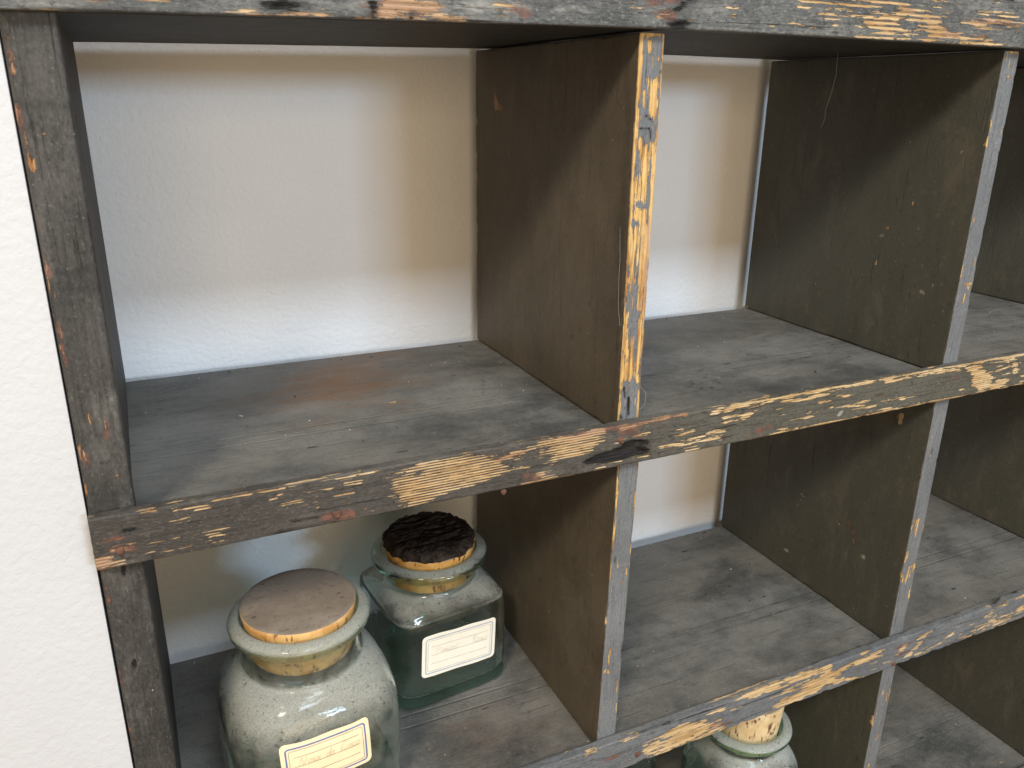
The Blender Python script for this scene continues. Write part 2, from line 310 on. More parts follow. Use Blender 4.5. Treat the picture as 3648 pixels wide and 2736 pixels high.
  ('s',2,0.001,0.8,[(0.7351,-0.6946),(0.7349,-0.7391)]),
  ('s',2,0.001,0.8,[(0.8047,-0.7842),(0.7525,-0.7503)]),
 ],
 'post': [
  ('s',0,0.0014,0.52,[(-0.0244,-0.0107),(-0.0243,-0.0179)]),
  ('s',0,0.0014,0.52,[(-0.024,-0.0266),(-0.0241,-0.0332)]),
  ('s',0,0.0014,0.52,[(-0.026,-0.0528),(-0.025,-0.062)]),
  ('s',0,0.0014,0.52,[(-0.0238,-0.0674),(-0.0228,-0.0745)]),
  ('s',0,0.0014,0.52,[(-0.0233,-0.0777),(-0.0229,-0.0793)]),
  ('s',2,0.002,0.9,[(-0.0244,-0.0266),(-0.0242,-0.034)]),
  ('s',2,0.002,0.9,[(-0.026,-0.0528),(-0.025,-0.062)]),
  ('s',1,0.001,0.5,[(-0.0241,-0.0497),(-0.0172,-0.0504)]),
  ('s',1,0.001,0.5,[(-0.0172,-0.0504),(-0.0098,-0.0489)]),
  ('s',1,0.001,0.5,[(-0.0098,-0.0489),(0,-0.0511)]),
  ('s',3,0.007,0.3,[(-0.0163,-0.0234),(-0.0156,-0.0323)]),
  ('s',3,0.007,0.3,[(-0.0132,-0.0345),(-0.0063,-0.045)]),
  ('s',3,0.007,0.3,[(-0.0036,-0.023),(-0.0013,-0.0358)]),
  ('s',3,0.007,0.3,[(-0.0151,-0.0827),(-0.0016,-0.108)]),
  ('s',3,0.007,0.3,[(-0.0034,-0.0789),(-0.0027,-0.0995)]),
  ('s',3,0.007,0.3,[(-0.0272,-0.0392),(-0.0261,-0.0452)]),
  ('s',0,0.0012,0.55,[(-0.0253,-0.1338),(-0.0254,-0.139)]),
  ('s',0,0.0012,0.55,[(-0.0255,-0.1442),(-0.025,-0.1486)]),
  ('s',0,0.0012,0.55,[(-0.0249,-0.1531),(-0.0258,-0.161)]),
  ('s',0,0.0012,0.55,[(-0.025,-0.1683),(-0.0251,-0.1738)]),
  ('s',0,0.0012,0.55,[(-0.025,-0.1811),(-0.024,-0.1896)]),
  ('s',0,0.0012,0.55,[(-0.017,-0.2243),(-0.0167,-0.2283)]),
  ('s',0,0.0012,0.55,[(-0.009,-0.2325),(-0.01,-0.2394)]),
  ('s',0,0.0012,0.55,[(-0.0246,-0.248),(-0.0229,-0.2534)]),
  ('s',0,0.0012,0.55,[(-0.0252,-0.2439),(-0.0249,-0.25)]),
  ('s',0,0.0012,0.55,[(-0.0255,-0.2715),(-0.0254,-0.2737)]),
  ('s',2,0.0018,0.9,[(-0.0253,-0.1338),(-0.0254,-0.139)]),
  ('s',2,0.0018,0.9,[(-0.025,-0.1683),(-0.0251,-0.1738)]),
  ('s',2,0.0018,0.9,[(-0.025,-0.1811),(-0.024,-0.1896)]),
  ('s',2,0.0018,0.9,[(-0.009,-0.2325),(-0.01,-0.2394)]),
  ('s',2,0.0018,0.9,[(-0.0246,-0.248),(-0.0229,-0.2534)]),
  ('s',1,0.001,0.45,[(-0.022,-0.1366),(-0.0171,-0.1396)]),
  ('s',1,0.001,0.45,[(-0.0171,-0.1396),(-0.0019,-0.1364)]),
  ('s',1,0.001,0.45,[(-0.0206,-0.1473),(-0.0108,-0.149)]),
  ('s',1,0.001,0.45,[(-0.0108,-0.149),(0.0003,-0.1486)]),
  ('s',3,0.007,0.36,[(-0.0154,-0.154),(-0.0103,-0.1671)]),
  ('s',3,0.007,0.36,[(-0.0085,-0.1546),(-0.0021,-0.1661)]),
  ('s',3,0.007,0.36,[(-0.0077,-0.1936),(-0.0036,-0.2116)]),
  ('s',3,0.007,0.36,[(-0.002,-0.1886),(-0.0025,-0.2039)]),
  ('s',3,0.005,0.28,[(-0.0189,-0.1412),(-0.0159,-0.1468)]),
  ('s',3,0.005,0.28,[(-0.0134,-0.1668),(-0.0134,-0.1779)]),
  ('s',3,0.005,0.28,[(-0.0211,-0.1863),(-0.0198,-0.1939)]),
  ('s',3,0.005,0.28,[(-0.0155,-0.2137),(-0.0158,-0.2215)]),
  ('s',2,0.0018,0.8,[(-0.0245,-0.343),(-0.0243,-0.3546)]),
  ('s',2,0.0018,0.8,[(-0.0262,-0.4083),(-0.026,-0.4172)]),
  ('s',2,0.0018,0.8,[(-0.0261,-0.4532),(-0.026,-0.4638)]),
  ('s',3,0.008,0.3,[(-0.0164,-0.3429),(-0.0141,-0.3528)]),
  ('s',3,0.008,0.3,[(-0.0098,-0.3767),(-0.0111,-0.4008)]),
  ('s',3,0.008,0.3,[(-0.013,-0.4384),(-0.0123,-0.4718)]),
  ('s',3,0.008,0.3,[(-0.0075,-0.4737),(-0.0051,-0.4953)]),
  ('s',1,0.001,1,[(-0.0169,-0.4039),(-0.0162,-0.4039)]),
  ('s',1,0.001,1,[(-0.013,-0.3311),(-0.0133,-0.3334)]),
  ('s',3,0.002,0.8,[(-0.0003,-0.4724),(0.0006,-0.4823)]),
 ],
 'shelf1': [
  ('p',2,0.032,0.78,[(0.12,0.1931),(0.1713,0.2564),(0.2082,0.2731),(0.2176,0.2212),(0.1882,0.1636),(0.1552,0.1651)]),
  ('p',2,0.026,0.55,[(0.184,0.2919),(0.2618,0.3035),(0.2539,0.2621),(0.1964,0.2457)]),
  ('s',0,0.0022,1,[(0.209,0.1423),(0.2129,0.1427)]),
  ('s',3,0.0012,1,[(0.2894,0.2334),(0.2995,0.2291)]),
  ('s',3,0.0012,1,[(0.2873,0.2233),(0.2939,0.2232)]),
  ('s',3,0.0012,1,[(0.307,0.2287),(0.3164,0.2247)]),
  ('s',3,0.0012,1,[(0.329,0.2364),(0.332,0.2352)]),
  ('s',3,0.001,1,[(0.1369,0.2563),(0.1464,0.2598)]),
  ('s',3,0.001,1,[(0.1333,0.2054),(0.1372,0.197)]),
  ('s',1,0.0012,0.55,[(0.304,0.0929),(0.329,0.0821)]),
  ('s',1,0.0012,0.55,[(0.3169,0.0915),(0.3429,0.0678)]),
  ('s',1,0.0012,0.55,[(0.3092,0.1674),(0.2923,0.1279)]),
  ('s',1,0.0012,0.55,[(0.2801,0.1467),(0.2954,0.1424)]),
  ('s',3,0.0015,0.5,[(0.2716,0.0351),(0.2874,0.0423)]),
  ('s',3,0.0015,0.5,[(0.2874,0.0423),(0.3003,0.0513)]),
  ('s',3,0.0015,0.5,[(0.3003,0.0513),(0.3149,0.0719)]),
  ('p',1,0.015,0.4,[(0.2224,0.0852),(0.2497,0.0846),(0.2546,0.046),(0.2406,0.0284),(0.2206,0.0438)]),
  ('p',1,0.02,0.4,[(0.0017,0.2711),(0.0544,0.2624),(0.0415,0.1826),(0.0058,0.1905)]),
  ('p',3,0.03,0.35,[(0.0316,0.052),(0.0873,0.0703),(0.1368,0.0337),(0.1235,0.0253),(0.0495,0.0259)]),
  ('s',1,0.001,0.7,[(0.4917,0.0843),(0.5117,0.0876)]),
  ('s',1,0.001,0.7,[(0.5117,0.0876),(0.5162,0.0708)]),
  ('s',1,0.001,0.7,[(0.5162,0.0708),(0.5012,0.0574)]),
  ('s',1,0.001,0.7,[(0.5012,0.0574),(0.4852,0.0643)]),
  ('s',1,0.001,0.7,[(0.4852,0.0643),(0.4884,0.0799)]),
  ('s',1,0.001,0.7,[(0.4755,0.0712),(0.4884,0.0685)]),
  ('p',1,0.01,0.35,[(0.4598,0.122),(0.5476,0.1434),(0.5554,0.0285),(0.4585,0.0136),(0.3993,0.0251)]),
  ('p',3,0.02,0.4,[(0.5552,0.0937),(0.7069,0.0827),(0.6973,0.0265),(0.5914,0.0185),(0.5628,0.0365)]),
  ('s',1,0.0004,0.8,[(-0.02,0.1145),(1.5,0.1145)]),
  ('s',1,0.0004,0.8,[(-0.02,0.0985),(1.5,0.0985)]),
 ],
 'shelf2': [
  ('s',1,0.001,0.6,[(0.3074,0.0787),(0.3187,0.0852)]),
  ('s',1,0.001,0.6,[(0.3187,0.0852),(0.3198,0.0731)]),
  ('s',1,0.001,0.6,[(0.3198,0.0731),(0.3104,0.0623)]),
  ('s',1,0.001,0.6,[(0.3014,0.072),(0.3231,0.0716)]),
  ('p',3,0.02,0.35,[(0.5214,0.0432),(0.6363,0.0563),(0.7189,0.0444),(0.7305,0.0189),(0.612,0.0112),(0.5328,0.0169)]),
  ('p',1,0.02,0.35,[(0.4765,0.133),(0.5632,0.1194),(0.4215,0.0121),(0.3898,0.0118)]),
  ('s',3,0.0015,0.9,[(0.7193,0.02),(0.7196,0.0179)]),
  ('s',3,0.001,0.7,[(0.5576,0.1167),(0.5641,0.1113)]),
  ('s',3,0.001,0.7,[(0.5334,0.1266),(0.5392,0.125)]),
  ('s',3,0.001,0.7,[(0.6327,0.1514),(0.6411,0.1477)]),
  ('p',2,0.02,0.25,[(0.2371,0.083),(0.3335,0.0745),(0.3463,0.0336),(0.2491,0.0347)]),
  ('p',1,0.008,0.5,[(0.3122,0.1064),(0.3333,0.1097),(0.3377,0.0898),(0.317,0.0942)]),
  ('s',1,0.0004,0.8,[(-0.02,0.1145),(1.5,0.1145)]),
  ('s',1,0.0004,0.8,[(-0.02,0.0985),(1.5,0.0985)]),
 ],
 'side1': [
  ('p',0,0.0006,1.1,[(0.2529,-0.0388),(0.2484,-0.0396),(0.2418,-0.0463),(0.233,-0.0529),(0.2362,-0.0554),(0.2461,-0.0548),(0.2506,-0.0489)]),
  ('p',2,0.001,0.8,[(0.2573,-0.0375),(0.244,-0.0396),(0.2309,-0.0537),(0.2505,-0.0549)]),
  ('s',1,0.0006,1,[(0.1981,-0.016),(0.1968,-0.0595)]),
  ('s',1,0.0006,1,[(0.1963,-0.0758),(0.1971,-0.152)]),
  ('s',3,0.0007,0.6,[(0.0196,-0.1289),(-0.0135,-0.1413)]),
  ('p',1,0.004,0.35,[(0.0217,-0.0144),(0.0064,-0.0059),(-0.0067,-0.1355),(-0.0062,-0.2823),(0.0115,-0.2807)]),
  ('s',3,0.003,0.2,[(0.0391,-0.0657),(0.0349,-0.1097)]),
 ],
 'side2': [
  ('s',3,0.003,0.9,[(0.1009,-0.1773),(0.0972,-0.1759)]),
  ('s',3,0.0012,0.9,[(0.0735,-0.1231),(0.0724,-0.124)]),
  ('s',3,0.0012,0.9,[(0.0673,-0.1308),(0.0663,-0.1314)]),
  ('s',3,0.0012,0.9,[(0.1285,-0.079),(0.1274,-0.0797)]),
  ('s',3,0.0012,0.9,[(0.2453,-0.0352),(0.2431,-0.0402)]),
  ('s',3,0.0012,0.9,[(0.0533,-0.0755),(0.0525,-0.0755)]),
  ('s',3,0.0012,0.9,[(0.0234,-0.0873),(0.0229,-0.0879)]),
  ('s',3,0.0012,0.9,[(0.057,-0.1629),(0.0565,-0.1632)]),
  ('s',0,0.0013,0.9,[(0.0674,-0.1391),(0.0662,-0.1405)]),
  ('s',0,0.0013,0.9,[(0.0926,-0.1664),(0.0915,-0.1679)]),
  ('s',3,0.002,0.8,[(0.0442,-0.1978),(0.0419,-0.2005)]),
  ('s',3,0.002,0.8,[(0.0282,-0.2142),(0.0257,-0.2175)]),
  ('s',3,0.002,0.8,[(0.0406,-0.2238),(0.0368,-0.2246)]),
  ('s',3,0.002,0.8,[(0.0448,-0.2619),(0.0442,-0.2621)]),
  ('s',3,0.002,0.8,[(0.012,-0.2371),(0.0114,-0.2372)]),
  ('s',3,0.002,0.8,[(0.1707,-0.2543),(0.1701,-0.2546)]),
  ('s',0,0.0012,0.8,[(0.1004,-0.2032),(0.099,-0.2062)]),
  ('s',0,0.0012,0.8,[(0.2907,-0.2967),(0.2891,-0.2973)]),
  ('p',2,0.01,0.2,[(0.0684,-0.2167),(0.0343,-0.2022),(0.0216,-0.2624),(0.048,-0.2694)]),
 ],
 'side1b': [
  ('s',2,0.002,0.5,[(0.1087,-0.5321),(0.0981,-0.54)]),
  ('s',2,0.002,0.5,[(0.1013,-0.5439),(0.075,-0.543)]),
  ('s',0,0.0015,0.6,[(0.107,-0.5328),(0.0981,-0.54)]),
  ('s',3,0.0008,0.6,[(0.0932,-0.4606),(0.0566,-0.4569)]),
  ('s',3,0.0008,0.6,[(0.0305,-0.5653),(0.0074,-0.5671)]),
  ('s',3,0.001,0.9,[(0.0768,-0.5644),(0.0759,-0.5641)]),
  ('s',3,0.001,0.9,[(0.0733,-0.5693),(0.0726,-0.5692)]),
  ('s',3,0.001,0.9,[(0.0275,-0.4482),(0.0267,-0.4485)]),
  ('s',3,0.001,0.9,[(0.1469,-0.5965),(0.1458,-0.5963)]),
  ('s',3,0.001,0.9,[(0.0249,-0.5452),(0.0243,-0.5453)]),
 ],
 'side2b': [
  ('s',2,0.003,0.8,[(0.0825,-0.4982),(0.0703,-0.5142)]),
  ('s',2,0.003,0.8,[(0.0703,-0.5142),(0.0681,-0.5314)]),
  ('s',0,0.002,0.6,[(0.0713,-0.5147),(0.0678,-0.5271)]),
  ('s',0,0.002,0.6,[(0.0951,-0.5127),(0.0941,-0.5153)]),
  ('s',3,0.0022,0.9,[(0.1459,-0.5592),(0.1439,-0.5586)]),
  ('s',3,0.0022,0.9,[(0.1494,-0.5728),(0.1484,-0.5727)]),
  ('s',3,0.0022,0.9,[(0.1704,-0.5914),(0.165,-0.5907)]),
  ('s',3,0.0022,0.9,[(0.0523,-0.5369),(0.0518,-0.5371)]),
  ('s',3,0.0018,0.9,[(0.1568,-0.5052),(0.1556,-0.5051)]),
  ('s',3,0.0018,0.9,[(0.1513,-0.5069),(0.1505,-0.5069)]),
  ('s',3,0.0018,0.9,[(0.1554,-0.5131),(0.1541,-0.513)]),
  ('s',3,0.0018,0.9,[(0.1602,-0.5208),(0.1593,-0.5215)]),
  ('s',0,0.002,1,[(0.0381,-0.3602),(0.0358,-0.3568)]),
  ('s',0,0.002,1,[(0.0375,-0.3582),(0.0367,-0.3641)]),
  ('s',1,0.002,0.4,[(0.1027,-0.4049),(0.0849,-0.3924)]),
  ('s',1,0.002,0.4,[(0.0849,-0.3924),(0.0674,-0.393)]),
  ('s',1,0.002,0.4,[(0.0674,-0.393),(0.0674,-0.4042)]),
  ('s',1,0.002,0.4,[(0.1041,-0.4094),(0.096,-0.4158)]),
 ],
}


# ------------------------------------------------------------------ numpy noise
def _hash(ix, iy, iz, seed):
    h = (ix.astype(np.int64) * 374761393 + iy.astype(np.int64) * 668265263 + iz.astype(np.int64) * 2147483647 + seed * 974634777) & 0xffffffff
    h = ((h ^ (h >> 13)) * 1274126177) & 0xffffffff
    h = h ^ (h >> 16)
    return (h & 0xffff) / 65535.0
def vnoise(p, seed=0):
    i = np.floor(p); f = p - i; f = f * f * (3 - 2 * f)
    r = 0
    for dx in (0, 1):
        for dy in (0, 1):
            for dz in (0, 1):
                w = (f[:, 0] if dx else 1 - f[:, 0]) * (f[:, 1] if dy else 1 - f[:, 1]) * (f[:, 2] if dz else 1 - f[:, 2])
                r = r + w * _hash(i[:, 0] + dx, i[:, 1] + dy, i[:, 2] + dz, seed)
    return r
def fbm(p, scale, seed=0, octs=3):
    p = p * np.asarray(scale, float); a = .5; r = 0; t = 0
    for k in range(octs):
        r = r + a * vnoise(p + 17.3 * k, seed + k); t += a; a *= .5; p = p * 2.03
    return r / t
# ------------------------------------------------------------------ marks -> attribute values
def seg_dist(u, v, a, b):
    ax, ay = a; bx, by = b
    dx, dy = bx - ax, by - ay; L = dx * dx + dy * dy + 1e-12
    t = np.clip(((u - ax) * dx + (v - ay) * dy) / L, 0, 1)
    return np.hypot(u - ax - t * dx, v - ay - t * dy)
def poly_sd(u, v, pts):
    d = np.full(u.shape, 9.0); ins = np.zeros(u.shape, bool)
    n = len(pts)
    for i in range(n):
        a, b = pts[i], pts[(i + 1) % n]
        d = np.minimum(d, seg_dist(u, v, a, b))
        c = ((a[1] > v) != (b[1] > v))
        with np.errstate(divide='ignore', invalid='ignore'):
            xx = (b[0] - a[0]) * (v - a[1]) / (b[1] - a[1] + 1e-15) + a[0]
        ins ^= (c & (u < xx))
    return np.where(ins, -d, d)
def paint(u, v, names, nz, ani=(1., 1.)):
    out = np.zeros((len(u), 4))
    neg = np.zeros((len(u), 4))
    u = u * ani[0]; v = v * ani[1]
    for nm in names:
        for kind, ch, w, st, pts in MARKS.get(nm, []):
            pts = [(a * ani[0], b * ani[1]) for a, b in pts]
            if kind == 's':
                d = seg_dist(u, v, pts[0], pts[1]) + (nz - .5) * w * .9
                s = max(w * 1.35, .0015)
                val = np.clip(.5 - (d - w) / (2 * s), 0, 1)
            else:
                s = max(w * 1.7, .0026)
                d = poly_sd(u, v, pts) + (nz - .5) * s * 2.2
                val = np.clip(.5 - d / (2 * s), 0, 1)
            if st > 0: out[:, ch] = np.maximum(out[:, ch], min(st, 1.15) * val)
            else: neg[:, ch] = np.maximum(neg[:, ch], -st * val)
    return np.clip(out - neg, 0, 1)
# ------------------------------------------------------------------ object helpers
def parent_to(o, root):
    o.parent = root
    o.matrix_parent_inverse = Matrix.Translation(root.location).inverted() if root.type == 'EMPTY' else Matrix()
def add(name, me, mat, root=None, local=False):
    o = bpy.data.objects.new(name, me); COL.objects.link(o)
    if mat is not None:
        for m in (mat if isinstance(mat, (list, tuple)) else [mat]): me.materials.append(m)
    if root is not None:
        o.parent = root
        if not local and root.type == 'EMPTY': o.matrix_parent_inverse = Matrix.Translation(root.location).inverted()
    return o
def thing(name, label, cat, loc=(0, 0, 0), rz=0, group=None):
    o = bpy.data.objects.new(name, None); COL.objects.link(o)
    o.location = loc; o.rotation_euler = (0, 0, rz); o['label'] = label; o['category'] = cat
    o.empty_display_size = .05
    if group: o['group'] = group
    return o
def smooth(me):
    me.polygons.foreach_set('use_smooth', [True] * len(me.polygons)); me.update()

def lin(a, b, step, extra=(), r=.004, dense=None):
    n = max(2, int(round((b - a) / step)))
    s = set(np.round(np.linspace(a, b, n + 1), 6))
    for k in (.12, .3, .55, .8, 1.0, 1.4):
        if 2 * r * k < (b - a): s.add(round(a + r * k, 6)); s.add(round(b - r * k, 6))
    for e in extra: s.add(round(e, 6))
    if dense:
        for (p, q, st) in dense:
            s |= set(np.round(np.arange(p, q, st), 6))
    s = np.array(sorted(s)); keep = [0]
    for i in range(1, len(s)):
        if s[i] - s[keep[-1]] > 2e-4: keep.append(i)
    keep[-1] = len(s) - 1
    return s[keep]
def board(name, xs, ys, zs, mat, root, r=.0012, chip=.0016, wob=.0008, seed=1, marks=(), axes=(0, 2), face=None, grain=0, shape=None, edgewear=.0, post=None):
    """closed rounded-edge board on a grid; chips along the edges and hand-worn wear as attributes"""
    G = [np.asarray(xs), np.asarray(ys), np.asarray(zs)]
    n = [len(g) for g in G]
    idx = -np.ones((n[0], n[1], n[2]), np.int64)
    I, J, K = np.meshgrid(np.arange(n[0]), np.arange(n[1]), np.arange(n[2]), indexing='ij')
    sh = (I == 0) | (I == n[0] - 1) | (J == 0) | (J == n[1] - 1) | (K == 0) | (K == n[2] - 1)
    idx[sh] = np.arange(sh.sum())
    P = np.stack([G[0][I[sh]], G[1][J[sh]], G[2][K[sh]]], 1).astype(float)
    faces = []
    for ax in range(3):
        a, b = [k for k in range(3) if k != ax]
        for side in (0, n[ax] - 1):
            sl = [slice(None)] * 3; sl[ax] = side
            g = idx[tuple(sl)]
            q = np.stack([g[:-1, :-1], g[1:, :-1], g[1:, 1:], g[:-1, 1:]], -1).reshape(-1, 4)
            flip = (side == 0) ^ (ax == 1)
            faces.append(q[:, ::-1] if flip else q)
    F = np.concatenate(faces)
    lo = np.array([g[0] for g in G]); hi = np.array([g[-1] for g in G])
    Q0 = P.copy()
    gs = [14, 14, 14]; gs[grain] = 3.0
    hf = [110, 110, 110]; hf[grain] = 28
    nz = fbm(P, hf, seed, 3)
    rr = r + chip * np.clip((fbm(P, [90, 90, 90], seed + 5, 3) - .55) * 5, 0, 1) * np.clip((fbm(P, gs, seed + 9, 2) - .35) * 3, 0, 1)
    rr = np.minimum(rr, (hi - lo).min() * .45)[:, None]
    C = np.minimum(np.maximum(P, lo + rr), hi - rr)
    dv = P - C; L = np.linalg.norm(dv, axis=1, keepdims=True)
    mx = np.abs(dv).max(1, keepdims=True)
    P = np.where(L > 1e-9, C + dv / np.maximum(L, 1e-9) * np.minimum(mx, rr), P)
    # low undulation and grain relief
    ctr = (lo + hi) / 2; nrm = (Q0 - ctr) / ((hi - lo) / 2); nrm = np.where(np.abs(nrm) > .999, np.sign(nrm), 0)
    nl = np.linalg.norm(nrm, axis=1, keepdims=True); nrm = nrm / np.maximum(nl, 1)
    P = P + nrm * (wob * (fbm(Q0, gs, seed + 20, 3)[:, None] - .5) + .25 * wob * (nz[:, None] - .5))
    u, v = Q0[:, axes[0]], Q0[:, axes[1]]
    A = np.zeros((len(P), 4))
    if marks:
        A = paint(u, v, marks, nz, tuple(.38 if axes[k] == grain and max(hi - lo) > 8 * np.sort(hi - lo)[1] else 1. for k in (0, 1)))
        if face is not None:
            fa, fs = face
            dface = np.abs(Q0[:, fa] - (hi if fs > 0 else lo)[fa])
            A *= np.clip(1 - dface / .006, 0, 1)[:, None]
    if edgewear > 0:
        d = np.sort(np.minimum(Q0 - lo, hi - Q0), axis=1)[:, 1]
        e = np.clip(1 - d / .0035, 0, 1) * np.clip((fbm(Q0, gs, seed + 40, 3) - .5) * 5 + edgewear - .2, 0, 1) * 1.1
        e *= np.clip(1 - (Q0[:, 1] - lo[1]) / .006, 0, 1)
        A[:, 0] = np.maximum(A[:, 0], np.clip(e, 0, 1))
    # rotten holes and missing chips go inwards
    dk = np.clip((A[:, 1] - .68) * 3.2, 0, 1) * (.35 + .65 * nz)
    if face is not None and marks:
        fn = np.zeros(3); fn[face[0]] = -face[1]
        P = P + fn * (dk * .006 + np.clip(A[:, 0] - .4, 0, .4) * .0008)[:, None]
    if shape is not None: P = shape(P, Q0)
    me = bpy.data.meshes.new(name)
    me.vertices.add(len(P)); me.vertices.foreach_set('co', P.ravel())
    me.loops.add(F.size); me.loops.foreach_set('vertex_index', F.ravel().astype(np.int32))
    me.polygons.add(len(F)); me.polygons.foreach_set('loop_start', np.arange(0, F.size, 4, dtype=np.int32))
    try: me.polygons.foreach_set('loop_total', np.full(len(F), 4, np.int32))
    except Exception: pass
    me.update(calc_edges=True); me.validate()
    at = me.attributes.new('marks', 'FLOAT_COLOR', 'POINT')
    at.data.foreach_set('color', np.concatenate([A[:, :3], A[:, 3:4]], 1).astype(np.float32).ravel())
    smooth(me)
    return add(name, me, mat, root)

# ------------------------------------------------------------------ shader helpers
class NT:
    def __init__(s, name):
        s.m = bpy.data.materials.new(name); s.m.use_nodes = True
        s.t = s.m.node_tree; s.t.nodes.clear()
        s.out = s.t.nodes.new('ShaderNodeOutputMaterial')
        s.tc = s.t.nodes.new('ShaderNodeTexCoord')
    def n(s, typ, **kw):
        o = s.t.nodes.new(typ)
        for k, v in kw.items(): setattr(o, k, v)
        return o
    def l(s, a, b): s.t.links.new(a, b)
    def put(s, sock, v):
        if isinstance(v, bpy.types.NodeSocket): s.l(v, sock)
        elif isinstance(v, (tuple, list)) and sock.type == 'RGBA': sock.default_value = (*v[:3], 1)
        else: sock.default_value = v
    def math(s, op, a, b=None, c=None, clamp=False):
        o = s.n('ShaderNodeMath', operation=op, use_clamp=clamp)
        for i, v in enumerate((a, b, c)):
            if v is not None: s.put(o.inputs[i], v)
        return o.outputs[0]
    def mul(s, a, b): return s.math('MULTIPLY', a, b)
    def plus(s, a, b, clamp=False): return s.math('ADD', a, b, clamp=clamp)
    def sub(s, a, b, clamp=False): return s.math('SUBTRACT', a, b, clamp=clamp)
    def step(s, v, a, b, lo=0., hi=1.):
        o = s.n('ShaderNodeMapRange', interpolation_type='SMOOTHSTEP')
        s.put(o.inputs['Value'], v); o.inputs['From Min'].default_value = a; o.inputs['From Max'].default_value = b
        o.inputs['To Min'].default_value = lo; o.inputs['To Max'].default_value = hi
        return o.outputs[0]
    def map(s, vec, scale=(1, 1, 1), loc=(0, 0, 0), rot=(0, 0, 0)):
        o = s.n('ShaderNodeMapping'); s.l(vec, o.inputs[0])
        o.inputs['Scale'].default_value = scale; o.inputs['Location'].default_value = loc; o.inputs['Rotation'].default_value = rot
        return o.outputs[0]
    def noise(s, vec, scale, detail=4, rough=.55, dist=0):
        o = s.n('ShaderNodeTexNoise'); s.l(vec, o.inputs['Vector'])
        o.inputs['Scale'].default_value = scale; o.inputs['Detail'].default_value = detail
        o.inputs['Roughness'].default_value = rough; o.inputs['Distortion'].default_value = dist
        return o.outputs[0]
    def voro(s, vec, scale, out='Distance', rnd=1):
        o = s.n('ShaderNodeTexVoronoi'); s.l(vec, o.inputs['Vector']); o.inputs['Scale'].default_value = scale
        o.inputs['Randomness'].default_value = rnd
        return o
    def mix(s, f, a, b, mode='MIX'):
        o = s.n('ShaderNodeMix', data_type='RGBA', blend_type=mode)
        s.put(o.inputs[0], f); s.put(o.inputs[6], a); s.put(o.inputs[7], b)
        return o.outputs[2]
    def bump(s, h, dist, strength=1., prev=None):
        o = s.n('ShaderNodeBump'); s.put(o.inputs['Height'], h)
        o.inputs['Distance'].default_value = dist; o.inputs['Strength'].default_value = strength
        if prev is not None: s.l(prev, o.inputs['Normal'])
        return o.outputs[0]
    def attr(s, name):
        return s.n('ShaderNodeAttribute', attribute_name=name)
    def bsdf(s, col, rough, normal=None, spec=.5):
        b = s.n('ShaderNodeBsdfPrincipled'); s.put(b.inputs['Base Color'], col); s.put(b.inputs['Roughness'], rough)
        b.inputs['Specular IOR Level'].default_value = spec
        if normal is not None: s.l(normal, b.inputs['Normal'])
        return b
    def done(s, sh):
        s.l(sh, s.out.inputs['Surface']); return s.m

